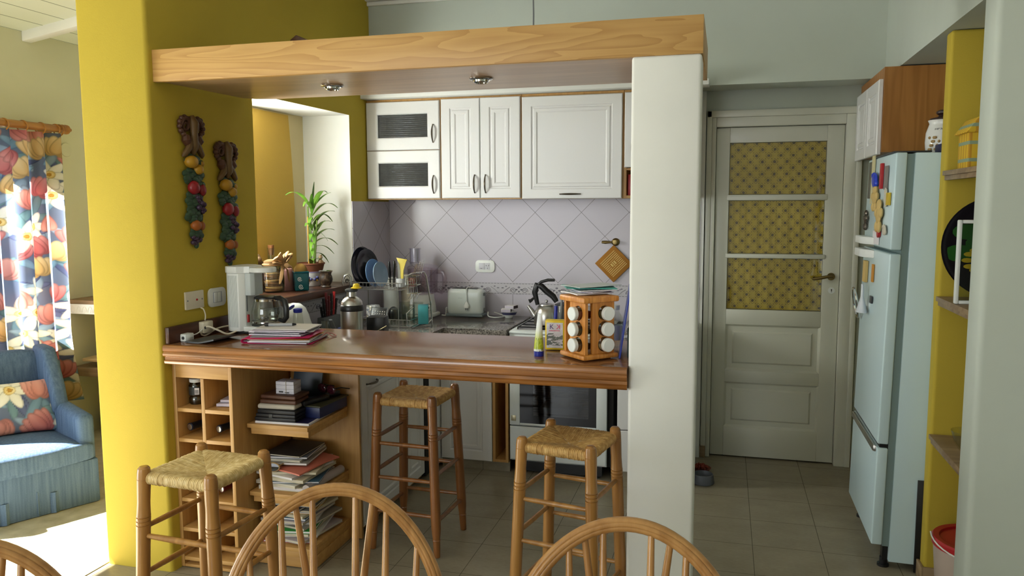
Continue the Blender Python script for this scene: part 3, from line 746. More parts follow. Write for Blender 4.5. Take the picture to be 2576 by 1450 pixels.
# ------------------------------------------------------------ hoop-back Windsor chairs in the foreground
def make_chair(label):
    t = thing('dining_chair', label, 'chair', group='hoop-back dining chairs')
    # local: the back stands at +Y, sitter faces -Y
    b = B()
    def seat(u, v):
        a = 2 * pi * u; r = v
        x = .215 * math.copysign(abs(cos(a)) ** .75, cos(a)) * r; y = .21 * math.copysign(abs(sin(a)) ** .8, sin(a)) * r
        x *= 1 - .08 * (y / .21)
        return (x, y, -.014 * (1 - min(1, r / .85) ** 2.2))
    ring = []
    n = 48
    for r, z in ((.001, 0), (.2, 0), (.4, 0), (.6, 0), (.8, 0), (.93, 0), (.985, -.006), (1, -.018), (.97, -.03), (.85, -.038), (.001, -.038)):
        vs = []
        for i in range(n):
            p = seat(i / n, r); vs.append(b.bm.verts.new((p[0], p[1], (p[2] if z > -.001 else 0) + z)))
        ring.append(vs)
    for A, C in zip(ring, ring[1:]):
        for i in range(n): b.bm.faces.new((A[i], A[(i + 1) % n], C[(i + 1) % n], C[i]))
    b.box(-.045, .045, .17, .255, -.034, -.002, .008)
    b.build('seat', CHAIRW, t, loc=(0, 0, .45), ang=50)
    LX, TOP = .20, .488
    def hoop(s):          # s 0..1 along the hoop -> point (x, y, z) above seat
        a = pi * s
        if s < .14: q = s / .14; x, z = -.185 - .049 * sin(q * pi / 2), .17 * q
        elif s > .86: q = (1 - s) / .14; x, z = .185 + .049 * sin(q * pi / 2), .17 * q
        else:
            a = pi * (1 - (s - .14) / .72); x, z = .234 * cos(a), .17 + (TOP - .17) * sin(a)
        return (x, .155 + z * .26, .445 + z)
    pts = [hoop(i / 60) for i in range(61)]
    b = B()
    # grooved section: an oval bow with two beads
    rows = []
    sec = []
    for k in range(48):
        a = 2 * pi * k / 48; dg = 360 * k / 48
        rr = 1 - sum(.15 * math.exp(-((dg - g0) / 6.5) ** 2) for g0 in (247, 293, 67, 113))
        sec.append((.0145 * cos(a) * rr, .0125 * sin(a) * rr))
    for i, p in enumerate(pts):
        p = Vector(p); a = Vector(pts[max(i - 1, 0)]); c = Vector(pts[min(i + 1, 60)]); tg = (c - a).normalized()
        back = Vector((0, 1, -.26)).normalized(); out = tg.cross(back).normalized(); back = out.cross(tg)
        rows.append([b.bm.verts.new(p + out * q[0] + back * q[1]) for q in sec])
    for A, C in zip(rows, rows[1:]):
        for k in range(48): j = (k + 1) % 48; b.bm.faces.new((A[k], A[j], C[j], C[k]))
    b.bm.faces.new(rows[0]); b.bm.faces.new(rows[-1][::-1])
    b.build('hoop_back', CHAIRW, t, ang=60)
    def z_at(x): return .17 + (TOP - .17) * math.sqrt(max(0, 1 - (x / .234) ** 2)) - .004
    for x in (-.178, -.112, -.046, .046, .112, .178):
        z = z_at(x); xb = x * .86
        b = B(); b.tube([(xb, .165, .447), (xb + (x - xb) * .45, .155 + z * .26 * .45 + .004, .445 + z * .45), (x, .155 + z * .26, .445 + z)], [.0075, .0095, .0062], 10)
        b.build('spindle', CHAIRW, t)
    for s in (-1, 1):
        x = .083 * s; z = z_at(x)
        b = B(); b.tube([(.032 * s, .235, .447), (.05 * s, .155 + z * .26 * .5 + .05, .445 + z * .45), (x, .155 + z * .26 + .004, .445 + z)], [.0078, .0095, .0065], 10); b.build('brace', CHAIRW, t)
    for sx in (-1, 1):
        for sy, y in ((-1, -.13), (1, .12)):
            b = B(); n = 12; p, q = Vector((sx * .13, y, .418)), Vector((sx * .2, y * 1.55, 0))
            b.tube([p.lerp(q, i / n) for i in range(n + 1)], [.013, .014, .016, .019, .020, .019, .013, .018, .013, .017, .016, .013, .011], 12); b.build('leg', CHAIRW, t)
        b = B(); b.tube([(sx * .165, -.165, .2), (sx * .165, 0, .2), (sx * .165, .153, .2)], [.008, .013, .008], 10); b.build('stretcher', CHAIRW, t)
    b = B(); b.tube([(-.165, 0, .2), (0, 0, .2), (.165, 0, .2)], [.008, .013, .008], 10); b.build('stretcher', CHAIRW, t)
    return t
ch = make_chair('hoop-back wooden chair in the foreground between two bar stools'); ch.location = (-.695, 1.245, .002); ch.rotation_euler = (0, 0, R(24))
dup(ch, (-.139, 1.194, .002), 6, 'hoop-back wooden chair in the foreground at the foot of the white pillar')
dup(ch, (-1.175, .85, .002), 40, 'hoop-back wooden chair cut off in the bottom left corner, near the armchair')
# ------------------------------------------------------------ floral print
import numpy as np
def floral(U, V, seed=1, scale=1.0, W=1.3, Hh=2.0):
    rs = np.random.RandomState(seed); C = np.empty((len(U), 3)); C[:] = (108, 120, 144)
    sh = []
    def ell(cx, cy, a, b, rot, c1, c2): sh.append((cx, cy, a, b, rot, c1, c2))
    pts = []
    for _ in range(2600):
        p = (rs.uniform(-.05, W), rs.uniform(-.05, Hh))
        if all((p[0] - q[0]) ** 2 + (p[1] - q[1]) ** 2 > (.125 * scale) ** 2 for q in pts): pts.append(p)
    for cx, cy in pts:
        for k in range(4):
            a = rs.uniform(0, 6.28); L = rs.uniform(.05, .08) * scale
            cl = [(124, 148, 172), (92, 124, 132), (104, 136, 160), (72, 82, 118)][rs.randint(4)]
            ell(cx + cos(a) * .075 * scale, cy + sin(a) * .075 * scale, L, .022 * scale, a, cl, tuple(min(255, x + 40) for x in cl))
    for i, (cx, cy) in enumerate(pts):
        kind = [0, 3, 1, 2, 0, 1][rs.randint(6)]; rot = rs.uniform(-.7, .7) + pi / 2 * (1 if rs.rand() < .75 else -1); r = .09 * scale
        if kind in (0, 2, 3):       # tulip
            c1, c2 = {0: ((186, 100, 104), (218, 156, 152)), 2: ((206, 168, 108), (236, 216, 170)), 3: ((198, 126, 118), (228, 176, 166))}[kind]
            for da, off in ((.75, .2), (-.75, .2), (.38, .34), (-.38, .34), (0, .2)):
                a = rot + da; ell(cx + cos(a) * r * .62, cy + sin(a) * r * .62, r * .66, r * .34, a + (rot - a) * .35, c1, c2)
        else:                       # daffodil
            for k in range(6):
                a = rot + k * pi / 3; ell(cx + cos(a) * r * .58, cy + sin(a) * r * .58, r * .52, r * .25, a, (226, 224, 206), (250, 248, 238))
            ell(cx, cy, r * .28, r * .26, 0, (222, 190, 110), (250, 236, 190)); ell(cx, cy, r * .13, r * .12, 0, (190, 140, 60), (206, 160, 80))
    for cx, cy, a, b, rot, c1, c2 in sh:
        dx, dy = U - cx, V - cy; p = (dx * cos(rot) + dy * sin(rot)) / a; q = (-dx * sin(rot) + dy * cos(rot)) / b
        d = p * p + q * q * (1 + .5 * np.clip(p, -1, 1)); m = d < 1.08
        if m.any():
            t = np.clip((p[m] + 1) / 2, 0, 1)[:, None] * .7 + .3 * (1 - np.abs(q[m]))[:, None]
            c = np.array(c1) * (1 - t) + np.array(c2) * t; c *= (1 - .22 * np.clip((d[m] - .6) / .4, 0, 1))[:, None]; al = np.clip((1.08 - d[m]) / .16, 0, 1)[:, None]; C[m] = C[m] * (1 - al) + c * al
    c = C / 255.0
    return np.where(c <= .04045, c / 12.92, ((c + .055) / 1.055) ** 2.4)
def paint_verts(o, U, V, **k):
    col = floral(np.array(U), np.array(V), **k); me = o.data
    at = me.color_attributes.new('pattern', 'FLOAT_COLOR', 'POINT'); at.data.foreach_set('color', np.hstack([col, np.ones((len(col), 1))]).ravel())

# ------------------------------------------------------------ curtain on its rod
XC = -4.10
t = thing('curtain', 'floral curtain with tulips and daffodils hanging beside the blue armchair', 'curtain', (XC, 4.15, 2.0))
def cur(u, v):      # u across (0 = far end), v down
    L = 1.15; flare = (1 - u) * (-.055 * v + .55 * max(0, v - .72) ** 1.5)
    y = -L * u + flare + .01 * sin(u * 80); amp = .028 + .016 * v
    x = amp * sin(u * 2 * pi * 9.5 + .8 * sin(v * 2)) + .01 * sin(u * 31) + .008 * v * (1 - u) ** 3
    return (x, y, .012 - 1.72 * v)
nu, nv = 600, 460
b = B(); b.grid(cur, nu, nv); o = b.build('fabric', vcol('floral_curtain', .85, .7), t, ang=180)
U = [1.5 * i / (nu - 1) for j in range(nv) for i in range(nu)]; V = [1.7 * (1 - j / (nv - 1)) for j in range(nv) for i in range(nu)]
paint_verts(o, U, V, seed=5, W=1.6, Hh=1.8)
t = thing('curtain_rod', 'wooden curtain rod with rings and a turned end above the floral curtain', 'curtain rod', (XC, 4.155, 2.045))
RODW = wood('rod_wood', (140, 90, 34), (176, 122, 56), 1, .3, 1, 4, coat=.3)
b = B(); b.tube([(0, .02, 0), (0, -1.3, 0)], .024, 14); b.lathe([(.024, 0), (.030, .006), (.030, .012), (.022, .018), (.031, .03), (.03, .045), (.012, .058), (.009, .066), (.011, .074), (.006, .08), (0, .081)], 16, M=T(0, .02, 0) @ RX(-90))
b.build('rod', RODW, t)
for i, y in enumerate((0, -.03, -.14, -.27, -.40, -.53, -.66, -.79, -.92, -1.05)):
    b = B(); b.tube([(.034 * cos(a), 0, .034 * sin(a) - .009) for a in [2 * pi * k / 20 for k in range(20)]], .0045, 6, closed=True, M=T(0, y, 0) @ RZ(12)); b.build('ring', RODW, t)
for y in (-.06, -1.2):
    b = B(); b.tube([(-.098, y, -.02), (-.03, y, -.024), (0, y, -.02)], .009, 8); b.build('bracket', RODW, t)
b = B(); b.cyl(.045, 0, .008, 28, bev=.002, M=RY(90)); tag(b.build('wall_vent', SAGE, loc=(-4.199, 4.30, 1.925)), 'round painted cover on the living room wall right of the curtain', 'cover')

# ------------------------------------------------------------ blue armchair with its cushion
def denim():
    m = M('blue_upholstery', (80, 102, 136), .85, spec=.15); x, y, z = m.xyz()
    n = m.noise(9, (10, 10, .4), 3); n2 = m.noise(220, detail=1)
    m.set('Base Color', m.ramp(n * .7 + n2 * .3, [(.3, (70, 92, 122)), (.7, (98, 120, 150))])); m.bump(n2, .001, .3); return m.m
DEN = denim()
ARM = ((-3.151, 3.319, .004), 63.5)
t = thing('armchair', 'blue upholstered wing armchair below the floral curtain', 'armchair', ARM[0], ARM[1])
w = .80
b = B(); b.box(-w, 0, .0, .62, .0, .235, .012); b.box(-.30, -.296, -.004, .004, .005, .13); b.build('base', DEN, t)
for x in (-.46, -.24):
    b = B(); b.prism([(x, -.002), (x + .02, -.012), (x + .035, -.002)], .004, .11); b.build('skirt_pleat', DEN, t)
def soft(b, x0, x1, y0, y1, z0, z1, r, crown=.0, M_=None):
    def f(u, v):
        th = 2 * pi * u; ph = pi * (v - .5); e = .32
        c = lambda a: math.copysign(abs(cos(a)) ** e, cos(a)); s_ = lambda a: math.copysign(abs(sin(a)) ** e, sin(a))
        X, Y, Z = c(ph) * c(th), c(ph) * s_(th), s_(ph)
        return ((x0 + x1) / 2 + (x1 - x0) / 2 * X, (y0 + y1) / 2 + (y1 - y0) / 2 * Y, (z0 + z1) / 2 + (z1 - z0) / 2 * Z + crown * (1 - X * X) * (1 - Y * Y) * (1 if Z > 0 else 0) + .004 * sin(X * 5 + Y * 3))
    b.grid(f, 64, 33, M=M_, wrapu=True); return b
b = B(); soft(b, -w + .09, -.05, -.015, .52, .225, .335, .03, .025); o = b.build('seat_cushion', DEN, t, ang=180)
b = B(); soft(b, -w + .02, -.012, -.012, .1, .225, .325, .03, .0); b.build('seat_front', DEN, t, ang=180)
for sx, nm in ((0, 'armrest'), (-w + .075, 'armrest')):
    b = B(); b.prism([(-.085, .015), (.0, .015), (.0, .62), (-.085, .62)], .0, .44, .03, seg=3)
    for v in b.bm.verts:
        if v.co.z > .3: v.co.z += .06 * (v.co.y - .1) + .015
    b.build(nm, DEN, t, loc=(sx, 0, .02), ang=60)
b = B(); soft(b, -w + .02, -.02, .50, .66, .2, .76, .04)
for v in b.bm.verts: v.co.y += .12 * max(0, v.co.z - .3)
b.build('backrest', DEN, t, ang=180)
for x in (-.095, -w + .02):
    b = B(); b.prism([(.30, .47), (.34, .58), (.46, .775), (.62, .78), (.62, .4), (.35, .42)], 0, .075, .022, M=Matrix(((0, 0, 1, x), (1, 0, 0, 0), (0, 1, 0, 0), (0, 0, 0, 1))), seg=3)
    b.build('wing', DEN, t, ang=60)
b = B(); nn = 70; UU = []; VV = []
def pil(u, v, s):
    x, y = (u - .5), (v - .5); e = max(0, 1 - (2 * abs(x)) ** 2.6) * max(0, 1 - (2 * abs(y)) ** 2.6)
    pin = 1 - .10 * (1 - (2 * abs(y)) ** 2) * (2 * abs(x)) ** 4 - 0; pin2 = 1 - .10 * (1 - (2 * abs(x)) ** 2) * (2 * abs(y)) ** 4
    return (x * .44 * pin, s * .055 * e ** .45, y * .30 * pin2)
for s in (-1, 1): b.grid(lambda u, v: pil(u, v, s), nn, nn)
UU = [.44 * i / (nn - 1) for _ in (0, 1) for j in range(nn) for i in range(nn)]; VV = [.3 * j / (nn - 1) for _ in (0, 1) for j in range(nn) for i in range(nn)]
q = Matrix.Translation(ARM[0]) @ RZ(ARM[1]) @ T(-.265, .405, .482) @ RX(-24) @ RY(3)
o = b.build('cushion', vcol('floral_cushion', .85), ang=180); o.matrix_world = q
paint_verts(o, UU, VV, seed=11, scale=1.15, W=.5, Hh=.35)
tag(o, 'floral cushion leaning in the blue armchair', 'cushion')

# ------------------------------------------------------------ corner shelves of the living room
b = B()
t = thing('wall_shelf', 'upper wooden shelf with carved white edging in the living room corner', 'shelf', (-4.198, 4.22, .85))
b.box(0, 1.1, 0, .558, .065, .09, .003); b.build('board', SHELFW, t)
b = B(); b.box(.0, 1.1, -.006, .012, 0, .065, .002)
for i in range(24):
    b.tube([(.02 + .045 * i + .018 * cos(a), -.007, .012 + .038 * sin(a)) for a in [pi * k / 8 for k in range(9)]], .003, 5); b.ball((.02 + .045 * i, -.007, .02), (.008, .003, .012), 8, 6)
b.build('carved_edging', WHITEW, t)
b = B(); b.box(-4.198, -2.6, 4.225, 4.778, .43, .485, .003); tag(b.build('wall_shelf', SHELFW), 'lower wooden shelf in the living room corner behind the armchair', 'shelf')
b = B(); b.box(-.1, .5, -.1, .12, 0, .02, .002, M=RZ(0)); tag(b.build('wooden_board', wood('pale_board', (190, 160, 110), (214, 188, 140), 0, .5), loc=(-4.01, 4.34, .528)), 'pale wooden board lying on the lower corner shelf', 'board')
b = B(); b.lathe([(0, 0), (.16, 0), (.18, .02), (.18, .04), (.17, .042), (.15, .02), (0, .015)], 32); tag(b.build('basket_tray', DARKW, loc=(-3.95, 4.52, .4855)), 'dark round tray under the pale board on the corner shelf', 'tray')
b = B(); b.lathe([(0, 0), (.06, 0), (.075, .03), (.06, .06), (.07, .1), (.055, .14), (.06, .19), (.03, .24), (0, .24)], 24); tag(b.build('vase', DGREY, loc=(-3.93, 4.555, .5012)), 'dark ribbed vase on the corner shelf beside the yellow wall', 'vase')
b = B(); b.box(-.14, .25, -.14, .14, 0, .19, .01); tag(b.build('speaker_box', DARKGAP, loc=(-3.90, 4.45, .0045)), 'dark box on the floor under the corner shelves', 'box')
b = B(); b.lathe([(0, 0), (.03, 0), (.035, .02), (.035, .16), (.014, .19), (.014, .22), (0, .22)], 18); tag(b.build('bottle', wood('bottle_brown', (120, 80, 40), (140, 96, 50), 2), loc=(-3.97, 4.42, .9405)), 'brown bottle on the carved corner shelf beside the yellow wall', 'bottle')

# ------------------------------------------------------------ carved fruit garlands on the yellow wall
CREST = paint('carved_dark_wood', (84, 52, 36), .5); LEAF = paint('carved_leaf', (46, 72, 48), .5); LEM = paint('carved_lemon', (176, 132, 28), .45); APP = paint('carved_apple', (140, 26, 34), .35)
GRAP = paint('carved_grape', (62, 40, 66), .35); ORA = paint('carved_orange', (160, 88, 28), .45); BRL = paint('carved_brown_leaf', (98, 72, 34), .5)
def garland(label, y, ztop):
    t = thing('fruit_garland', label, 'ornament', (WX(y) + .001, y, ztop), 2.25 * -1, 'carved fruit garlands')
    H_ = .565; rd = random.Random(4)
    def part(name, mt, items):
        b = B()
        for u, f, rx, rz, d in items: b.ball((d, u, -f * H_), (max(.012, rx * .8), rx, rz), 12, 8)
        b.build(name, mt, t)
    def leafs(f0, f1, n, wd=.05):
        b = B()
        for i in range(n):
            f = f0 + (f1 - f0) * (i + .5) / n; s = 1 if i % 2 else -1
            b.ball((.012 + .006 * rd.random(), s * wd * rd.uniform(.35, .95), -f * H_), (.010, .024, .016), 10, 6, M=None)
        for i in range(n // 2):
            f = f0 + (f1 - f0) * (i + .5) / (n // 2); b.ball((.018, wd * rd.uniform(-.4, .4), -f * H_), (.011, .02, .013), 10, 6)
        b.build('leaf_cluster', LEAF, t)
    b = B()
    for s in (-1, 1):
        b.tube([(.012 + .004 * sin(a), s * (.036 + (.030 - .003 * a) * cos(a)), -.042 + (.034 - .003 * a) * sin(a)) for a in [k * .35 for k in range(26)]], [.012 - .0003 * k for k in range(26)], 8)
        for k in range(7): a = -1.2 + k * .55; b.ball((.014, s * (.040 + .032 * cos(a)), -.045 + .036 * sin(a)), .012, 8, 6)
        b.tube([(.014, s * .036, -.085), (.018, s * .04, -.105), (.016, s * .03, -.125)], [.016, .02, .012], 8)
    b.build('crest_scroll', CREST, t)
    b = B(); b.tube([(.016, 0, -.002), (.028, 0, -.03), (.026, 0, -.08), (.022, .0, -.13), (.014, 0, -.165)], [.012, .02, .016, .022, .008], 10)
    for s in (-1, 1): b.tube([(.02, s * .008, -.09), (.022, s * .03, -.135), (.018, s * .055, -.165), (.012, s * .062, -.175)], [.01, .015, .012, .004], 8)
    b.build('crest_leaf', BRL, t)
    leafs(.30, .36, 4)
    part('lemon', LEM, [(-.022, .345, .034, .027, .024)]); part('lemon', LEM, [(.018, .40, .026, .022, .026)]); part('lemon', LEM, [(.046, .355, .016, .014, .018)])
    leafs(.41, .52, 12); part('apple', APP, [(-.016, .538, .030, .030, .026)]); part('apple', APP, [(.042, .555, .022, .027, .02)])
    leafs(.585, .70, 10, .048)
    part('grape_bunch', GRAP, [(.012 + .034 * rd.uniform(-.6, 1), .60 + .011 * i, .011, .011, .02 + .008 * rd.random()) for i in range(12)])
    leafs(.70, .79, 9, .045)
    part('orange', ORA, [(-.008, .825, .027, .024, .022)]); part('orange', ORA, [(.032, .83, .018, .02, .018)])
    leafs(.86, .91, 4, .025)
    part('grape_bunch', GRAP, [(.026 * rd.uniform(-1, 1), .905 + .007 * i, .010, .010, .016) for i in range(9)])
    part('tip', LEAF, [(0, .975, .010, .016, .012)])
garland('carved fruit garland on the yellow wall, the higher one with bright red apples', 2.945, 1.935)
garland('carved fruit garland on the yellow wall, the lower one nearer the niche', 3.168, 1.842)

# ------------------------------------------------------------ wall plates and leads above the bar
def plate(name, label, y, z, w, h, r, mt, cat):
    t = thing(name, label, cat, (WX(y) + .0008, y, z), 90 - 2.25)
    b = B(); b.prism(rrect(w, h, r), 0, .008, .0015, M=RX(90)); b.build('cover_plate', mt, t); return t
t = plate('wall_outlet', 'white square blank wall plate with a red mark on the yellow wall', 2.925, 1.146, .115, .077, .003, IVORY, 'wall plate')
b = B(); b.ball((.012, -.009, 0), (.006, .003, .005), 10, 6); b.build('indicator', RED, t)
for s in (-1, 1):
    b = B(); b.cyl(.0035, 0, .001, 10, M=T(s * .046, -.008, 0) @ RX(90)); b.build('screw', GREYP, t)
t = plate('light_switch', 'rounded white double light switch on the yellow wall', 3.075, 1.142, .118, .084, .022, WHT, 'light switch')
b = B(); b.box(-.03, .03, -.0095, -.0078, -.024, .024, .0005); b.build('switch_frame', paint('pale_grey', (170, 174, 184), .4), t)
for x in (-.015, .008):
    b = B(); b.box(x - .0105, x + .0105, -.0125, -.0092, -.022, .022, .001); b.build('rocker', WHT, t)
t = plate('phone_socket', 'cream phone socket box on the dark wall strip', 2.955, 1.024, .062, .05, .004, IVORY, 'socket')
for c in kids(t): c.scale = (1, 3.2, 1)
t.location.x += .021
b = B(); b.cyl(.006, 0, .002, 14, M=T(-.022, -.026, 0) @ RX(90)); b.build('jack', DGREY, t)
t = plate('line_filter', 'small white line filter lying on the bar by the wall strip', 2.826, 1.006, .05, .032, .004, WHT, 'adapter')
for c in kids(t): c.scale = (1, 3.4, 1)
t.location.x += .026; t.location.z = .999
b = B(); b.cyl(.007, 0, .001, 14, M=T(-.025, -.014, 0) @ RY(-90)); b.build('jack', DGREY, t)
def cord(name, label, pts, r, mt, n=8):
    P_ = [Vector(p) for p in pts]; out = []
    for i in range(len(P_) - 1):
        p0, p1, p2, p3 = P_[max(i - 1, 0)], P_[i], P_[i + 1], P_[min(i + 2, len(P_) - 1)]
        for k in range(n):
            t = k / n; out.append(.5 * ((2 * p1) + (p2 - p0) * t + (2 * p0 - 5 * p1 + 4 * p2 - p3) * t * t + (3 * p1 - p0 - 3 * p2 + p3) * t ** 3))
    out.append(P_[-1]); b = B(); b.tube(out, r, 7); return tag(b.build(name, mt, ang=180), label, 'cable')
cord('phone_cable', 'thin white lead between the line filter and the phone socket', [(WX(2.85) + .035, 2.853, 1.001), (-2.19, 2.89, 1.004), (-2.185, 2.922, 1.018)], .0025, WHT)
cord('phone_cable', 'cream lead from the square wall plate down to the phone socket', [(-2.214, 2.955, 1.108), (-2.205, 2.962, 1.10), (-2.20, 2.966, 1.075), (-2.203, 2.966, 1.051)], .003, IVORY)
cord('coffee_maker_cable', 'thick cream cable looping from the coffee maker', [(-2.092, 3.04, .998), (-2.115, 3.0, .988), (-2.14, 2.965, 1.01), (-2.175, 2.94, 1.028), (-2.195, 2.925, 1.0), (-2.195, 2.955, .987), (-2.19, 3.03, 1.005), (-2.165, 3.1, 1.01)], .0042, IVORY)
ZB = .9826      # bar top surface
# ------------------------------------------------------------ coffee maker
def coffee():
    t = thing('coffee_maker', 'white drip coffee maker with glass jug on the bar', 'coffee maker', (-2.03, 3.105, ZB))
    # local: column at -x, jug plate at +x
    c = [(-.115, -.055), (-.095, -.072), (-.045, -.072), (-.025, -.05), (-.025, .06), (-.045, .085), (-.1, .085), (-.115, .06)]
    b = B(); b.prism(c, .012, .272, .003); b.build('tank_column', WHT, t)
    b = B()
    for i in range(11): b.box(-.098 + .0045 * i, -.0965 + .0045 * i, -.0735, -.0722, .03, .262)
    b.build('ribbing', paint('ribs', (208, 214, 214), .4), t)
    b = B(); b.prism([(-.118, -.058), (-.097, -.075), (-.053, -.075), (-.028, -.05), (.0, -.05), (.0, .05), (-.028, .06), (-.053, .088), (-.1, .088), (-.118, .062)], .2725, .302, .003); b.build('top_cover', WHT, t)
    b = B(); b.lathe([(0, .274), (.056, .274), (.060, .277), (.060, .291), (.056, .296), (0, .298)], 32, M=T(.034, 0, 0)); b.build('filter_lid', WHT, t)
    b = B(); b.prism([(-.034, -.048), (.0, -.048), (.012, -.03), (.012, .03), (.0, .05), (-.034, .05)], .172, .272, .003); b.build('filter_basket', paint('grey_white', (196, 204, 204), .4), t)
    b = B(); b.prism([(-.034, -.062), (.05, -.066), (.095, -.045), (.108, 0), (.095, .045), (.05, .066), (-.034, .062)], .010, .034, .005); b.build('base', WHT, t)
    b = B(); b.box(-.11, .06, -.06, .06, .0, .0095, .002); b.build('foot', BLK, t)
    b = B(); b.cyl(.056, .0345, .038, 28, M=T(.035, 0, 0)); b.build('warming_plate', DGREY, t)
    b = B(); b.box(-.0248, -.0225, -.046, -.038, .10, .25, .001); b.build('water_gauge', GREYP, t)
    b = B(); b.box(-.0248, -.019, -.044, -.03, .05, .085, .002); b.build('power_switch', RED, t)
    b = B(); b.cyl(.006, 0, .012, 14, M=T(-.118, -.02, .288) @ RY(-90)); b.build('hinge_knob', WHT, t)
    j = thing('coffee_jug', 'glass jug with black handle standing in the white coffee maker', 'jug', (-2.03 + .05, 3.105, ZB + .0384))
    b = B(); b.lathe([(0, .001), (.045, .001), (.056, .01), (.062, .03), (.063, .06), (.057, .088), (.05, .112), (.0485, .112), (.0555, .087), (.0605, .06), (.0595, .03), (.054, .012), (.044, .004), (0, .004)], 36, cap=False); b.build('glass_body', GLASSD, j)
    b = B(); b.lathe([(.0635, .012), (.0637, .018)], 36, cap=False); b.lathe([(.0515, .108), (.0525, .118), (.0505, .118), (.0495, .108), (.0515, .108)], 36, cap=False); b.build('band', CHROME, j)
    b = B(); b.lathe([(.05, .1185), (.05, .124), (.04, .13), (0, .131)], 30); b.build('lid', BLK, j)
    b = B(); b.tube([(.045, -.01, .122), (.075, -.02, .124), (.098, -.026, .112), (.106, -.029, .08), (.104, -.028, .04), (.09, -.024, .022), (.066, -.018, .026)], [.008, .009, .010, .0105, .010, .009, .007], 10, flat=1.3); b.build('jug_handle', BLK, j)
    j.scale = (1.1, 1.1, 1.0)
coffee()
b = B(); n = 14
def bk(u, v): return (-.075 + .15 * u, -.09 + .18 * v, .004 + .022 * max(0, u - .45) ** 1.3 * 1.6)
for s in (0, 1): b.grid(lambda u, v: (bk(u, v)[0], bk(u, v)[1], bk(u, v)[2] + (.003 if s else -.003)), n, 6)
bmesh.ops.bridge_loops(b.bm, edges=[e for e in b.bm.edges if e.is_boundary])
o = b.build('booklet', paint('dark_grey_card', (58, 60, 60), .4), loc=(-2.085, 2.865, ZB), rz=-6); tag(o, 'curled dark grey booklet on the bar before the coffee maker', 'booklet')

# ------------------------------------------------------------ heap of papers on the bar
def sheet(b, w, d, h, mat=0, M_=None, curl=.004, seed=0):
    rd = random.Random(seed); a1, a2 = rd.uniform(-1, 1), rd.uniform(-1, 1); nx, ny = 9, 7
    z = lambda u, v: curl * (a1 * (u - .5) * 2 * abs(u - .5) * 2 + a2 * sin(v * 3 + a1)) + curl
    tp = [[b.bm.verts.new(((u / (nx - 1) - .5) * w, (v / (ny - 1) - .5) * d, z(u / (nx - 1), v / (ny - 1)) + h)) for u in range(nx)] for v in range(ny)]
    bt = [[b.bm.verts.new(((u / (nx - 1) - .5) * w, (v / (ny - 1) - .5) * d, z(u / (nx - 1), v / (ny - 1)))) for u in range(nx)] for v in range(ny)]
    fs = []
    for v in range(ny - 1):
        for u in range(nx - 1):
            b.bm.faces.new((tp[v][u], tp[v][u + 1], tp[v + 1][u + 1], tp[v + 1][u])); b.bm.faces.new((bt[v][u], bt[v + 1][u], bt[v + 1][u + 1], bt[v][u + 1]))
    for v in range(ny - 1):
        for u in (0, nx - 1): b.bm.faces.new((tp[v][u], tp[v + 1][u], bt[v + 1][u], bt[v][u]))
    for u in range(nx - 1):
        for v in (0, ny - 1): b.bm.faces.new((tp[v][u], tp[v][u + 1], bt[v][u + 1], bt[v][u]))
    return b._fin([x for r in tp + bt for x in r], mat, M_)
MAG = paint('magenta_folder', (190, 24, 90), .35); PORG = paint('orange_page', (220, 150, 60), .6); PLIL = paint('lilac_page', (206, 198, 214), .6); PGR = paint('grey_page', (150, 148, 152), .6); PPINK = paint('pink_page', (226, 180, 186), .6)
ords = ['bottom', 'second', 'third', 'fourth', 'fifth', 'sixth', 'seventh', 'eighth', 'ninth', 'tenth', 'eleventh', 'twelfth', 'thirteenth', 'fourteenth']
zz = ZB; rd = random.Random(21)
def folder_wrap(label, z0, z1, w, d, loc, rz):
    b = B(); prof = [(w / 2, z0, .002), (0, z0 - .0004, .002), (-w / 2 + .02, z0, .002)]
    mid, rad = (z0 + z1) / 2, (z1 - z0) / 2; out = [(w / 2, z0), (0, z0), (-w / 2 + .01, z0)]
    out += [(-w / 2 + .01 - rad * 1.1 * sin(R(a)), mid - rad * cos(R(a))) for a in range(20, 180, 20)] + [(-w / 2 + .01, z1), (0, z1 + .002), (w / 2 - .01, z1 + .006)]
    th = .0009; rows = []
    for y in (-d / 2, d / 2):
        rows.append([b.bm.verts.new((p[0], y, p[1] + .002 * (y > 0))) for p in out])
    for i in range(len(out) - 1): b.bm.faces.new((rows[0][i], rows[0][i + 1], rows[1][i + 1], rows[1][i]))
    o = b.build('folder', MAG, loc=loc, rz=rz); sm = o.modifiers.new('thickness', 'SOLIDIFY'); sm.thickness = th * 1.4; sm.offset = 0
    tag(o, label, 'folder', 'heap of papers on the bar')
HX, HY = -1.80, 2.955
folder_wrap('magenta plastic folder wrapped round the lower half of the paper heap', .0012, .020, .30, .215, (HX, HY, ZB), 10)
seq = [('lilac-white', PLIL, .0042, 1), ('grey', PGR, .0022, 1), ('white', PAPER, .0042, 1), ('pale pink', PPINK, .002, 1), ('orange', PORG, .0012, .95), ('grey', PGR, .0022, .92), ('lilac-white', PLIL, .0045, .9), ('white', PAPER, .003, .86), ('pale grey', PGR, .0018, .86), ('lilac-white', PLIL, .0035, .84), ('white', PAPER, .0022, .82)]
zz = ZB + .0022
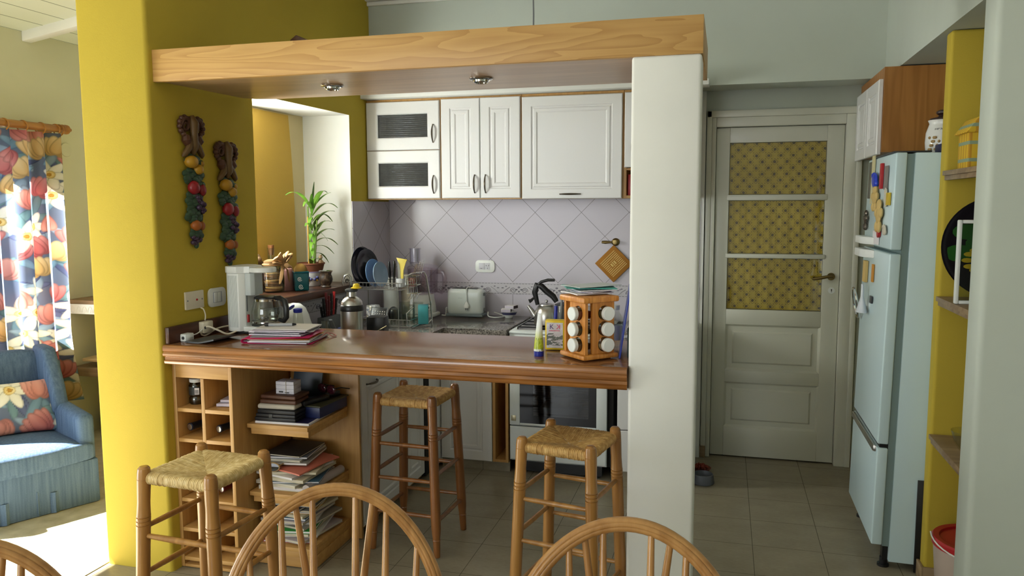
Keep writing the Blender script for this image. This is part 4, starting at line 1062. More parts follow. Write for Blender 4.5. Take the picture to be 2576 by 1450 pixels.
for i, (cn, mt, h, big) in enumerate(seq):
    if i == 5: zz = ZB + .0235
    b = B(); sheet(b, .28 * big * rd.uniform(.9, 1.06), .21 * big * rd.uniform(.92, 1.05), h, seed=i + 3, curl=.0008 if i < 5 else .0016)
    o = b.build('paper_sheaf', mt, loc=(HX + .008 + rd.uniform(-.012, .012) - (0 if i < 5 else .02), HY + rd.uniform(-.01, .01) + (0 if i < 5 else .02), zz), rz=10 + rd.uniform(-7, 7) * (1 if i < 5 else 2.2))
    tag(o, '%s sheaf of papers, %s in the heap on the bar' % (cn, ords[i] + (' from the bottom' if i else '')), 'papers', 'heap of papers on the bar'); zz += h + (.0005 if i < 5 else .0022)
b = B(); b.tube([(-.05, 0, .007), (.05, 0.01, .007)], .0062, 12); pen = b.build('pen', paint('grey_pen', (170, 172, 176), .3), loc=(HX - .03, HY + .01, zz + .001), rz=14); tag(pen, 'pale marker pen with black ends on top of the paper heap', 'pen')
for s in (-1, 1):
    q = B(); q.tube([(s * .05, .005 + .005 * s, .007), (s * .066, .005 + .0065 * s, .007)], [.0068, .003] if s > 0 else [.0068, .0062], 12); q.build('pen_cap', BLK, pen)
cord('reading_glasses', 'thin pink-framed glasses lying at the corner of the paper heap', [(-1.69, 3.03, ZB + .012), (-1.705, 3.0, ZB + .004), (-1.69, 2.97, ZB + .004), (-1.665, 2.98, ZB + .004), (-1.66, 3.02, ZB + .012), (-1.655, 3.05, ZB + .02), (-1.635, 3.055, ZB + .006), (-1.63, 3.085, ZB + .004), (-1.655, 3.09, ZB + .012), (-1.66, 3.055, ZB + .02)], .0022, paint('pink_frame', (190, 120, 120), .3))
COL.objects['reading_glasses']['category'] = 'glasses'

# ------------------------------------------------------------ tube, photo card, pens
t = thing('cream_tube', 'white and lime cream tube standing on its dark blue cap', 'tube', (-.668, 2.862, ZB))
b = B(); b.lathe([(0, 0), (.0185, .0), (.019, .002), (.019, .02), (0, .02)], 28); b.build('cap', BLUE, t)
m = M('tube_print', (230, 232, 232), .3); x, y, z = m.xyz()
n = m.noise(120, (3, 3, .5), 2); band = z.lt(.07) * n.gt(.56) * (x.gt(-.008))
base = m.ramp(z * (1 / .165), [(.16, (240, 242, 238)), (.18, (182, 196, 24)), (.38, (196, 206, 60)), (.6, (232, 236, 222)), (.75, (236, 238, 238))])
m.set('Base Color', m.mix(band, base, (120, 138, 30)))
b = B(); N_ = 28; rings = []
for k in range(15):
    f = k / 14; zc = .0202 + .140 * f; rx = .0195 * (1 - f * .62); ry = .0195 * (1 - f) + .0012
    rings.append([b.bm.verts.new((rx * cos(2 * pi * i / N_) + .004 * f * f, ry * sin(2 * pi * i / N_), zc + .002 * sin(i * 3) * (f > .7))) for i in range(N_)])
for A, C in zip(rings, rings[1:]):
    for i in range(N_): b.bm.faces.new((A[i], A[(i + 1) % N_], C[(i + 1) % N_], C[i]))
b.bm.faces.new(rings[0]); b.bm.faces.new(rings[-1]); b.build('body', m.m, t)
t = thing('memo_holder', 'yellow-framed memo holder with a printed card and pens on the bar', 'memo holder', (-.632, 2.985, ZB + .003), 4)
b = B(); b.box(-.038, .038, -.006, .03, 0, .118, .004); b.build('frame', YELP, t)
m = M('card_print', (226, 222, 232), .15); x, y, z = m.xyz(); n = m.noise(60, (1, 1, 2), 4)
m.set('Base Color', m.mix(z.gt(.018) * z.lt(.066) * n.gt(.5), m.ramp(n, [(.35, (214, 210, 222)), (.7, (236, 234, 240))]), (116, 122, 122))); m.set('Coat Weight', .6)
b = B(); b.box(-.032, .032, -.0072, -.0061, .008, .108); b.build('card', m.m, t)
text('K', 'lettering', paint('purple_print', (70, 40, 110), .4), t, (-.012, -.0076, .091), (90, 0, 0), .026)
text('K', 'lettering', paint('pink_print', (222, 60, 110), .4), t, (.014, -.0076, .091), (90, 0, 0), .026, sx=-1)
b = B()
for k in range(7): b.box(-.022 + .0062 * k, -.0175 + .0062 * k, -.0078, -.0072, .0745, .0785)
b.build('caption', paint('pink_print_small', (226, 120, 150), .4), t)
for nm, lab, x, y, tilt, mt, L, r in (('pen', 'blue highlighter standing behind the yellow memo holder', -.018, .012, 2, BLUE, .165, .0075), ('pen', 'grey pen standing behind the yellow memo holder', .0, .018, 3, GREYP, .19, .005), ('pen', 'purple and white pen leaning behind the yellow memo holder', .012, .016, 18, paint('purple_pen', (110, 60, 150), .4), .155, .005), ('pen', 'black marker leaning right behind the yellow memo holder', .02, .022, 20, BLK, .165, .0075)):
    b = B(); b.tube([(0, 0, 0), (0, 0, L * .8), (0, 0, L)], [r, r, r * .85], 12)
    tag(b.build(nm, mt, loc=(-.628 + x, 3.02 + y + .012, ZB + .004), rot=(0, R(tilt), R(4))), lab, 'pen', 'pens behind the memo holder')

# ------------------------------------------------------------ revolving spice rack with its jars
def spice():
    ox, oy, rz = -.479, 2.766, 45.5
    t = thing('spice_rack', 'square pine spice rack with white-lidded jars at the pillar end of the bar', 'spice rack', (ox, oy, ZB), rz)
    a = .158
    b = B(); b.box(0, a, 0, a, .006, .024, .006); b.build('base_board', RACKW, t)
    b = B(); b.cyl(.05, 0, .0055, 24, M=T(a / 2, a / 2, 0)); b.build('turntable', BLK, t)
    b = B(); b.box(-.001, a + .001, -.001, a + .001, .214, .236, .006); b.build('top_board', RACKW, t)
    zs = (.058, .116, .174)
    def board(M_, name):
        # a board with three round holes: strips plus rings (local: width along x 0..w, thickness y 0..t)
        b = B(); wd, th, r, cx = .098, .012, .0275, .045; z0, z1 = .0245, .2135; n = 24
        loops_f = []
        cuts = [z0, .087, .145, z1]
        for zc, za, zb in zip(zs, cuts, cuts[1:]):
            for y in (0, th):
                outer = []; inner = []
                crn = [math.atan2(zz_ - zc, xx_ - cx) % (2 * pi) for xx_ in (0, wd) for zz_ in (za, zb)]
                angs = sorted([2 * pi * k / n + .01 for k in range(n)] + crn)
                for an in angs:
                    dx, dz = cos(an), sin(an)
                    s = min([((wd - cx) / dx if dx > 1e-6 else 9), (-cx / dx if dx < -1e-6 else 9), ((zb - zc) / dz if dz > 1e-6 else 9), ((za - zc) / dz if dz < -1e-6 else 9)])
                    outer.append(b.bm.verts.new((cx + dx * s, y, zc + dz * s))); inner.append(b.bm.verts.new((cx + dx * r, y, zc + dz * r)))
                m_ = len(angs)
                for k in range(m_): j = (k + 1) % m_; b.bm.faces.new((outer[k], outer[j], inner[j], inner[k]))
                if y == 0: i0 = inner
                else:
                    for k in range(m_): j = (k + 1) % m_; b.bm.faces.new((i0[k], i0[j], inner[j], inner[k]))
        b.box(0, .001, 0, th, z0, z1); b.box(wd - .001, wd, 0, th, z0, z1); b.box(0, wd, 0, th, z0 - .0002, z0 + .0008); b.box(0, wd, 0, th, z1 - .0008, z1 + .0002)
        bmesh.ops.transform(b.bm, matrix=M_, verts=b.bm.verts); return b.build(name, RACKW, t, flat=True)
    # four boards set like a pinwheel
    C_ = T(a / 2, a / 2, 0)

    for k in range(4):
        mm = C_ @ RZ(-90 * k) @ C_.inverted() @ T(.026, .012, 0) @ RZ(90)
        o = board(mm, 'side_board')
    spic = [paint('spice_brown', (96, 60, 34), .8), paint('spice_green', (92, 84, 50), .8), paint('spice_red', (130, 48, 26), .8), paint('spice_cream', (190, 172, 136), .8)]
    rows = ('bottom', 'middle', 'top')
    faces = [('left-hand face', 0), ('back left face', 1), ('back right face', 2), ('right-hand face', 3)]
    wr = Matrix.Translation((ox, oy, ZB)) @ RZ(rz)
    for fn, k in faces:
        for zi, z in enumerate(zs):
            if k == 2: continue
            mm = wr @ C_ @ RZ(-90 * k) @ C_.inverted() @ T(-.017, .057, z) @ RY(90)
            j = thing('spice_jar', 'white-lidded spice jar in the %s of the wooden rack, %s row' % (fn, rows[zi]), 'jar', group='spice jars in the pine rack')
            j.matrix_world = mm
            b = B(); b.lathe([(0, .0), (.0235, .0), (.0255, .002), (.0255, .015), (.0235, .0165), (0, .0165)], 30); b.build('lid', WHT, j)
            b = B(); b.lathe([(.0225, .017), (.0225, .022), (.0245, .028), (.0245, .084), (.021, .089), (0, .09)], 28, cap=False); b.build('jar_body', GLASSD, j)
            b = B(); rr = .0222; cut = [.002, -.004, .006][zi]
            pts = [(rr * cos(R(q)), rr * sin(R(q))) for q in range(0, 360, 15)]
            # contents lie in the lower half of the jar: local -x is down
            pts = [(max(p[0], -cut), p[1]) for p in pts]
            b.prism(pts, .029, .078); b.build('spice', spic[(zi + k) % 4], j)
spice()
zz = ZB + .2365
for i, (lab, mt, w, d, rz, dx, dy, h) in enumerate((('white envelope lying lowest on the spice rack', PAPER, .16, .12, 42, -.01, 0, .004), ('lilac letter second from bottom on the spice rack', PLIL, .17, .11, 60, .02, .015, .003), ('white folded letter third from bottom on the spice rack', PAPER, .15, .12, 30, .015, .01, .003), ('teal leaflet near the top of the papers on the spice rack', paint('teal_paper', (70, 160, 150), .5), .19, .12, 20, -.005, .02, .003), ('pale grey plastic sleeve topmost on the spice rack', paint('sleeve', (196, 206, 206), .3), .2, .12, 48, .0, .03, .002))):
    b = B(); sheet(b, w, d, h, seed=i + 40, curl=.003); tag(b.build('letter', mt, loc=(-.483 + dx, 2.91 + dy, zz), rz=rz), lab, 'letter', 'letters on the spice rack'); zz += h + .003
# leaning board and folders at the pillar
b = B(); b.box(-.0035, .0035, -.11, .11, 0, .26, .002); tag(b.build('cutting_board', paint('blue_translucent', (50, 66, 160), .3), loc=(-.378, 2.985, ZB + .001), rot=(0, R(8), R(7))), 'thin blue edged board leaning towards the white pillar on the bar', 'board')
b = B(); b.box(-.01, .0, -.09, .09, 0, .11, .002); tag(b.build('folder', paint('dark_green', (14, 50, 46), .4), loc=(-.331, 3.0, ZB + .0005)), 'dark green folder standing between the blue board and the pillar', 'folder')
b = B(); b.box(-.005, .005, -.10, .10, 0, .09, .001); tag(b.build('folder', PGR, loc=(-.3245, 3.0, ZB + .0005)), 'grey folder standing against the white pillar', 'folder')
t = thing('correction_bottle', 'small clear bottle with red label behind the blue board', 'bottle', (-.41, 3.12, ZB))
b = B(); b.lathe([(0, 0), (.022, 0), (.024, .004), (.024, .12), (.012, .14), (.012, .15), (0, .15)], 22); b.build('body', GLASSD, t)
b = B(); b.lathe([(.0245, .03), (.0245, .09)], 22, cap=False); b.build('label', paint('pale_label', (196, 204, 216), .4), t)
b = B(); b.lathe([(.0135, .1505), (.0135, .17), (0, .17)], 18); b.build('cap', WHT, t)
ZC = .8455      # granite top
ZS = 1.0905     # niche ledge top
# ------------------------------------------------------------ ledge below the niche
b = B(); b.prism([(-2.479, 3.405), (WX(3.405) + .001, 3.405), (WX(3.405) + .07, 3.405), (WX(4.35) + .062, 4.36), (WX(4.36) + .001, 4.36), (WX(4.343) + .001, 4.343), (-2.479, 4.343)], 1.0505, 1.09, .003)
struct(b, 'window_sill', DARKW)

# ------------------------------------------------------------ things on the ledge
t = thing('glass_jar', 'tall glass jar of wood slices tied with a raffia bow', 'jar', (-2.335, 3.735, ZS))
b = B(); b.lathe([(0, .002), (.05, .002), (.056, .01), (.056, .125), (.05, .14), (.045, .148), (.045, .155), (.042, .155), (.043, .147), (.0535, .124), (.0535, .012), (.048, .006), (0, .006)], 30, cap=False); b.build('glass_body', GLASSD, t)
WS = [paint('slice_a', (150, 104, 58), .8), paint('slice_b', (186, 146, 92), .8), paint('slice_c', (112, 76, 40), .8)]
rd = random.Random(9)
for k in range(9):
    b = B(); b.cyl(.046 - .004 * rd.random(), -.0055, .0055, 16, bev=.0015); b.build('wood_slice', WS[k % 3], t, loc=(rd.uniform(-.004, .004), rd.uniform(-.004, .004), .014 + .0128 * k), rot=(R(rd.uniform(-4, 4)), R(rd.uniform(-4, 4)), 0))
b = B(); b.lathe([(.047, .142), (.049, .15), (.049, .168), (.03, .176), (0, .178)], 22); b.build('stopper', paint('burlap', (120, 92, 54), .9), t)
RAF = paint('raffia', (172, 134, 86), .7)
b = B(); b.tube([(.052 * cos(a), .052 * sin(a), .150) for a in [k * pi / 12 for k in range(24)]], .006, 6, closed=True)
for s, up in ((1, .05), (-1, .015), (.6, .06), (-.7, .04), (.2, .045), (-.3, .055)):
    b.tube([(.05, .0, .15), (.06, .03 * s, .15 + up * .5), (.055, .085 * s, .15 + up), (.05, .1 * s, .15 + up * .7), (.055, .05 * s, .15 + up * .2), (.05, 0, .15)], [.005, .012, .016, .014, .010, .005], 7, flat=.35)
for s in (1, -1): b.tube([(.052, 0, .15), (.07, .025 * s, .12), (.068, .04 * s, .075), (.066, .05 * s, .05)], [.006, .01, .01, .004], 6, flat=.3)
b.build('raffia_bow', RAF, t)
t = thing('glass_bottle', 'slim clear bottle with cork behind the raffia-tied jar', 'bottle', (-2.43, 3.87, ZS))
b = B(); b.lathe([(0, .001), (.03, .001), (.032, .008), (.032, .13), (.02, .155), (.018, .16), (.018, .222), (.0205, .224), (.0205, .23), (.0165, .23), (.0165, .16), (.030, .128), (.030, .01), (0, .006)], 24, cap=False); b.build('glass_body', GLASSD, t)
b = B(); b.lathe([(.012, .19), (.0155, .22), (.017, .245), (0, .245)], 18); b.build('cork', paint('cork', (132, 84, 44), .9), t)
t = thing('stone_jar', 'low glass jar heaped with brown stones behind the candle', 'jar', (-2.41, 3.985, ZS))
b = B(); b.lathe([(0, .001), (.03, .001), (.045, .03), (.05, .08), (.05, .085), (.048, .085), (.043, .032), (.028, .006), (0, .006)], 26, cap=False); b.build('glass_body', GLASSD, t)
for k, (x, y, z, r) in enumerate(((0, 0, .03, .026), (.02, .012, .055, .02), (-.02, .01, .058, .02), (.0, -.02, .062, .021), (.005, .006, .088, .026), (.028, .0, .09, .02), (-.02, -.008, .098, .021), (.008, -.004, .118, .022), (.012, .02, .11, .018))):
    b = B(); b.ball((0, 0, 0), (r, r * .82, r * .75), 12, 8); b.build('stone', [paint('stone_%d' % k, c, .5) for c in [((150, 112, 78), (110, 92, 74), (76, 70, 64), (170, 130, 90))[k % 4]]][0], t, loc=(x, y, z), rot=(k, k * .7, k * 1.3))
b = B(); b.lathe([(0, 0), (.02, 0), (.04, .02), (.045, .06), (.035, .1), (.042, .14), (.03, .17), (.018, .2), (0, .21)], 20)
for k in range(10): a = k * .63; b.ball((.036 * cos(a), .036 * sin(a), .05 + .014 * k), .016, 8, 6)
tag(b.build('pine_ornament', paint('dark_pine_cone', (92, 66, 34), .8), loc=(-2.43, 3.725, ZS)), 'brown cone-like ornament half hidden behind the edge of the yellow wall', 'ornament')
t = thing('candle', 'dusky pink pillar candle with a wider foot beside the teal pot', 'candle', (-2.305, 3.84, ZS))
b = B(); b.lathe([(0, 0), (.026, 0), (.026, .022), (.024, .024), (.024, .112), (.018, .12), (0, .118)], 24); b.build('wax', paint('dusky_pink_wax', (158, 112, 106), .6), t)
b = B(); b.tube([(0, 0, .118), (.001, 0, .128)], .0012, 5); b.build('wick', BLK, t)
t = thing('ceramic_pot', 'teal square ceramic pot with white spirals on the niche ledge', 'pot', (-2.235, 3.845, ZS), 38)
b = B(); b.box(-.038, .038, -.038, .038, 0, .102, .008, seg=3); b.box(-.041, .041, -.041, .041, .098, .106, .004); b.build('body', TEAL, t)
def spiral(cx, cz, r): return [(cx + (r * k / 22) * cos(k * .55), -.0388, cz + (r * k / 22) * sin(k * .55)) for k in range(2, 23)]
b = B(); b.tube(spiral(-.012, .066, .013), .0016, 5); b.tube(spiral(-.006, .024, .014), .0016, 5); b.build('spiral', WHT, t)
b = B()
for z0, z1 in ((.078, .099), (.052, .064), (.034, .044)): b.box(.0375, .0395, -.03, .03, z0, z1)
b.build('slot', paint('dark_teal', (8, 40, 48), .3), t)
b = B(); b.ball((0, 0, .108), (.036, .036, .04), 20, 12); b.build('cactus', M('cactus_brown', (138, 104, 44), .9).m, t)
t = thing('planter', 'white planter with blue flowers holding a terracotta pot of lucky bamboo', 'plant', (-2.31, 4.09, ZS))
b = B(); b.lathe([(0, 0), (.052, 0), (.056, .004), (.068, .078), (.070, .084), (.066, .084), (.054, .012), (0, .01)], 30, cap=False); b.build('white_pot', paint('white_glaze', (222, 222, 220), .2), t)
b = B(); b.lathe([(.0695, .08), (.0705, .085), (.068, .0853)], 30, cap=False); b.build('rim_band', paint('lilac_glaze', (150, 144, 186), .3), t)
def on_pot(an, z, r, rad): return (rad * cos(R(an)), rad * sin(R(an)), z)
for an in (-75, -30, 15, -120):
    for d, z in ((-13, .042), (0, .052), (13, .042)):
        b = B(); b.ball(on_pot(an + d, z, 0, .0635 + (z - .042) * .16), .0085, 10, 7); b.build('painted_flower', paint('flower_blue', (74, 76, 130), .3), t)
    b = B(); b.ball(on_pot(an, .036, 0, .0615), .008, 10, 7); b.build('painted_flower', paint('flower_ochre', (170, 130, 60), .3), t)
b = B(); b.lathe([(.045, .03), (.066, .0865), (.07, .1), (.076, .125), (.08, .126), (.08, .134), (.074, .134), (.07, .12), (0, .118)], 30, cap=False); b.build('terracotta_pot', TERRA, t)
LEAFM = M('bamboo_leaf', (86, 136, 40), .45); LEAFM.set('Subsurface Weight', .0)
LEAFM.set('Base Color', LEAFM.ramp(LEAFM.noise(14), [(.3, (64, 112, 34)), (.7, (122, 166, 56))])); LEAFM = LEAFM.m
STEMM = paint('bamboo_stem', (110, 140, 60), .4)
stems = [((.0, .0), (.002, .01), .30), ((.018, .014), (.03, .03), .26), ((-.012, .012), (-.02, .02), .34), ((.024, -.008), (.03, .0), .20), ((.006, .022), (.01, .04), .23)]
rd = random.Random(12)
for (x, y), (tx, ty), h in stems:
    b = B(); b.tube([(x + (tx - x) * k / 10, y + (ty - y) * k / 10, .118 + h * k / 10) for k in range(11)], [.0045 if k % 2 else .0052 for k in range(11)], 8); b.build('stem', STEMM, t)
def leaf(base, tip, wdt, droop):
    p0, p1 = Vector(base), Vector(tip); ax = p1 - p0; side = ax.cross(Vector((0, 0, 1))).normalized(); n = 12
    b = B(); rows = []
    for k in range(n + 1):
        f = k / n; c = p0.lerp(p1, f) + Vector((0, 0, droop * 4 * f * (1 - f))); wv = wdt * (sin(pi * min(1, f * .92 + .03)) ** .8) * (1 - .35 * f)
        rows.append([c - side * wv + Vector((0, 0, .1 * wv)), c - Vector((0, 0, .001)), c + side * wv + Vector((0, 0, .1 * wv)), c + Vector((0, 0, .0012))])
    vs = [[b.bm.verts.new(p) for p in r] for r in rows]
    for A, C in zip(vs, vs[1:]):
        for i in range(4): b.bm.faces.new((A[i], A[(i + 1) % 4], C[(i + 1) % 4], C[i]))
    b.bm.faces.new(vs[0]); b.bm.faces.new(vs[-1])
    b.build('leaf', LEAFM, t, ang=60)
# leaves given as (start height, direction along the wall and out of it, reach)
spec = [(.42, -.36, .05, .05, .05), (.40, .09, .03, .10, .02), (.43, .19, .0, .06, .045), (.41, -.20, .06, -.0, .04), (.38, .22, .05, .02, .05), (.44, .0, .02, .11, .0), (.36, -.13, .05, -.06, .03), (.35, .15, .05, -.03, .045), (.33, .20, .04, .05, .03),
        (.30, -.17, .05, .0, .03), (.28, .13, .05, .04, .03), (.26, -.14, .06, -.04, .03), (.24, .17, .05, .03, .03), (.22, -.10, .04, -.06, .03), (.22, .19, .06, -.04, .04), (.20, .12, .07, -.07, .03), (.18, -.12, .06, -.05, .03), (.27, -.09, .06, -.07, .02), (.31, .10, .02, .05, .02), (.16, .09, .05, -.08, .03), (.39, -.07, .04, .09, .01), (.42, .12, .06, .07, .02), (.25, .06, .05, .08, .01), (.3, .05, .07, -.09, .02)]
for h, dy, dx, dz, dr in spec:
    leaf((.01, .012, .118 + h - .10), (.01 + dx, .012 + dy, .118 + h - .10 + dz + .03), .0155, dr)
for dy, dx in ((-.06, .05), (.02, .06)): leaf((.0, .0, .122), (dx, dy, .15), .02, .02)
b = B(); b.tube([(.0, -.022, .11), (.002, -.024, .40)], .0045, 8); b.build('support_cane', paint('cane', (186, 146, 70), .6), t)
b = B(); b.ball((0, 0, .02), (.013, .013, .018), 14, 9); b.ball((.003, -.003, .046), (.012, .012, .012), 14, 9); b.ball((.007, -.01, .056), .0045, 8, 6); b.ball((.004, .008, .056), .0045, 8, 6); b.ball((.012, .004, .018), (.006, .006, .009), 8, 6)
b.build('animal_figurine', M('figurine_cream_brown', (170, 140, 104), .5).m, t, loc=(.045, .03, .118))
t = thing('mate_cup', 'brown carved mate gourd with a flared silver rim on the niche ledge', 'cup', (-2.185, 4.03, ZS))
m = M('carved_gourd', (70, 48, 32), .5); n = m.voro(60, (1, 1, .6), 'Distance'); m.set('Base Color', m.ramp(n, [(.3, (40, 28, 18)), (.6, (62, 44, 30)), (.8, (110, 90, 66))])); 
b = B(); b.lathe([(0, 0), (.028, 0), (.03, .004), (.026, .012), (.036, .03), (.039, .045), (.036, .062), (.031, .074), (.034, .084), (.031, .084), (.027, .074), (.03, .05), (0, .04)], 30, cap=False); b.build('gourd', m.m, t)
b = B(); b.lathe([(.030, .0845), (.036, .0865), (.042, .093), (.040, .094), (.033, .088), (.0295, .086)], 30, cap=False); b.build('silver_rim', CHROME, t)
b = B(); b.tube([(.0, .0, 0), (.0, .0, .03), (.012, .004, .058), (.03, .01, .064), (.042, .012, .05), (.045, .012, .02), (.045, .012, 0)], .006, 10)
b.tube([(.02 + .014 * cos(a) * (1 - a / 14), .012, .026 + .014 * sin(a) * (1 - a / 14)) for a in [k * .5 for k in range(22)]], .0028, 6)
tag(b.build('towel_hook', CHROME, loc=(-2.13, 4.13, ZS)), 'chrome curled holder at the end of the niche ledge beside the plates', 'holder')
# ------------------------------------------------------------ two-tier dish rack and what stands in it
DR = (-1.905, 4.25, ZC)
WIRE = STEEL
t = thing('dish_rack', 'two-tier steel wire dish rack on the granite by the window niche', 'dish rack', DR)
x0, x1, y0, y1 = -.195, .13, -.10, .13
def wire_tray(z, xa, xb, name):
    b = B()
    for zz in (z, z + .038): b.tube([(xa, y0, zz), (xb, y0, zz), (xb, y1, zz), (xa, y1, zz)], .0026, 6, closed=True)
    n = 15
    for i in range(n + 1):
        x = xa + (xb - xa) * i / n; b.tube([(x, y0, z + .038), (x, y0 + .003, z), (x, y1 - .003, z), (x, y1, z + .038)], .0016, 5)
    b.build(name, WIRE, t)
wire_tray(.225, x0, x1, 'upper_tray'); wire_tray(.014, x0 + .06, x1 + .05, 'lower_tray')
for y in (y0, y1):
    b = B()
    b.tube([(x0 + .012, y, 0), (x0 + .01, y, .23)], .003, 6); b.build('post', WIRE, t)
    b = B(); b.tube([(x1 - .02, y, .0), (x1 - .02, y, .262)], .003, 6); b.build('post', WIRE, t)
b = B(); b.tube([(x1 + .105, y1 - .02, .0), (x1 + .10, y1 - .02, .12), (x1 + .07, y1 - .02, .29), (x1 + .06, y1 - .03, .315), (x1 + .04, y0 + .06, .315), (x1 + .02, y0 + .02, .30), (x1 + .018, y0 + .02, .25)], .0055, 10); b.build('end_bracket', CHROME, t)
b = B(); b.tube([(x1 + .102, y1 - .02, .03), (x1 + .09, y1 - .04, .012), (x1 + .05, y0 + .03, .006), (x1 + .03, y0 + .005, .02), (x1 + .028, y0, .09), (x1 + .05, y0 + .05, .12)], .0055, 10); b.build('end_bracket', CHROME, t)
b = B()
X, Y = x1 + .045, y0 + .06
for k in range(6): b.tube([(X - .03 + .012 * k, Y, .20), (X - .04 + .012 * k, Y, .305)], .0016, 5)
for z, s in ((.20, 0), (.25, -.005), (.30, -.009)): b.tube([(X - .034 + s, Y - .004, z), (X + .034 + s, Y - .004, z), (X + .034 + s, Y + .05, z), (X - .034 + s, Y + .05, z)], .002, 5, closed=True)
for k in range(3): b.tube([(X - .03 + .02 * k, Y + .05, .26), (X + .005 + .022 * k, Y + .055, .37 + .012 * k), (X + .012 + .022 * k, Y + .055, .368 + .012 * k), (X - .022 + .02 * k, Y + .05, .25)], .0016, 5)
for k in range(4): b.tube([(X - .02 + .016 * k, Y + .03, .20), (X - .035 + .016 * k, Y + .02, .165)], .0016, 5)
b.build('cutlery_basket', CHROME, t)
def plate_stand(name, label, mt, x, r, lean, h, y=4.255, rim=.0, grp=None, deep=.02, z=None):
    b = B(); b.lathe([(0, 0), (r * .6, 0), (r * .72, deep * .4), (r, deep), (r * 1.0, deep + .003), (r * .7, deep * .4 + .004), (r * .58, .004), (0, .004)], 44, cap=False)
    z = ZC + .2285 if z is None else z
    M_ = Matrix.Translation((x, y, z + r * cos(R(lean)))) @ RZ(-10) @ RY(90 - lean)
    o = b.build(name, mt, ang=60); o.matrix_world = M_; return tag(o, label, 'plate' if name == 'plate' else 'tray', grp)
BLUPL = paint('blue_melamine', (104, 138, 178), .35); BLUPL2 = paint('pale_blue_melamine', (150, 174, 200), .35)
plate_stand('round_tray', 'large round navy black tray standing in the upper dish rack', paint('navy_enamel', (20, 22, 38), .15), -2.075, .118, 6, 0, deep=.018)
plate_stand('round_tray', 'black glossy baking tray standing just right of the navy tray', paint('black_enamel', (16, 17, 20), .12), -2.045, .112, 6, 0, deep=.014)
plate_stand('plate', 'blue plate standing before the black trays in the upper dish rack', BLUPL, -2.01, .082, 8, 0, grp='blue plates in the dish rack')
plate_stand('plate', 'paler blue plate, the rightmost one in the upper dish rack', BLUPL2, -1.968, .074, 8, 0, grp='blue plates in the dish rack')
# cutlery pot and its tools on the upper tier
zt = ZC + .2285
b = B(); b.lathe([(0, 0), (.03, 0), (.032, .004), (.032, .05), (.03, .05), (.03, .006), (0, .006)], 20, cap=False); tag(b.build('utensil_pot', M('white_mesh', (196, 196, 196), .4).m, loc=(-1.84, 4.30, zt)), 'pale utensil pot on the upper tier of the dish rack', 'pot')
for x, h, lean, lab in ((-1.893, .15, -3, 'black-handled utensil standing in the dish rack, the left one of the pair'), (-1.872, .155, 2, 'black-handled utensil standing in the dish rack, the right one of the pair')):
    b = B(); b.tube([(0, 0, 0), (0, 0, .05), (0, 0, .07), (0, 0, h - .02), (0, 0, h)], [.006, .006, .012, .013, .008], 10, flat=.7); tag(b.build('kitchen_knife', BLK, loc=(-.0 + x, 4.27, zt + .001), rot=(0, R(lean), 0)), lab, 'utensil', 'utensils in the dish rack')
b = B(); b.tube([(0, 0, 0), (0, 0, .12), (.002, 0, .15)], [.008, .011, .009], 10); tag(b.build('rolling_stick', WHT, loc=(-1.85, 4.3, zt + .008)), 'white cylindrical handle standing beside the yellow spatula', 'utensil')
b = B(); b.prism([(-.007, 0), (.007, 0), (.009, .09), (.024, .135), (.034, .155), (-.034, .165), (-.012, .12), (-.008, .09)], -.003, .003, .001, M=RX(90)); tag(b.build('spatula', M('yellow_silicone', (206, 186, 78), .5).m, loc=(-1.828, 4.29, zt + .007)), 'yellow spatula standing in the upper dish rack', 'spatula')
b = B(); b.box(-.022, .022, -.012, .012, 0, .05, .003); tag(b.build('sponge_box', M('dull_red', (110, 48, 40), .6).m, loc=(-1.78, 4.33, zt)), 'dark red box at the back of the upper dish rack', 'box')
zl = ZC + .0185
def tumbler(label, x, y, r, h, z=zl):
    b = B(); b.lathe([(r, 0), (r, h * .3), (r * .97, h), (0, h + .002), (0, h - .004), (r * .9, h - .006), (r * .93, h * .3), (r * .93, 0), (r, 0)], 22, cap=False)
    tag(b.build('drinking_glass', GLASSD, loc=(x, y, z)), label, 'glass', 'glasses in the dish rack')
tumbler('upturned glass in the lower dish rack, the left one in front', -1.835, 4.20, .031, .095); tumbler('upturned glass in the lower dish rack, the tall one behind', -1.815, 4.29, .034, .125); tumbler('upturned glass in the lower dish rack, the right one in front', -1.755, 4.21, .034, .115); tumbler('upturned glass in the lower dish rack, the one against the teal box', -1.735, 4.30, .033, .12)
b = B(); b.box(-.03, .03, -.04, .04, 0, .11, .006); tag(b.build('plastic_box', paint('teal_plastic', (70, 160, 168), .35), loc=(-1.69 , 4.27, zl), rz=20), 'teal plastic box at the right end of the lower dish rack', 'box')
t = thing('mug', 'white mug with blue leaf pattern upside down in the lower rack', 'mug', (-1.985, 4.22, zl), -35)
m = M('mug_print', (220, 222, 224), .25); n = m.noise(40, detail=3); m.set('Base Color', m.ramp(n, [(.45, (222, 224, 226)), (.5, (90, 108, 140)), (.56, (206, 196, 170)), (.62, (222, 224, 226))]))
b = B(); b.lathe([(.040, 0), (.041, .003), (.041, .1), (.036, .106), (0, .106), (0, .1), (.036, .099), (.0375, 0), (.04, 0)], 30, cap=False); b.build('body', m.m, t)
b = B(); b.tube([(.041, 0, .085), (.062, 0, .082), (.07, 0, .055), (.062, 0, .028), (.041, 0, .022)], .006, 10); b.build('mug_handle', WHT, t)
t = thing('box_grater', 'dark flat grater leaning in the lower dish rack', 'grater', (-1.915, 4.11, ZC + .002), 0, rot=(R(-24), R(4), R(10)))
b = B(); b.box(-.045, .045, -.0015, .0015, 0, .125, .001); b.build('blade', M('grater_steel', (74, 76, 78), .35, .8).m, t)
b = B()
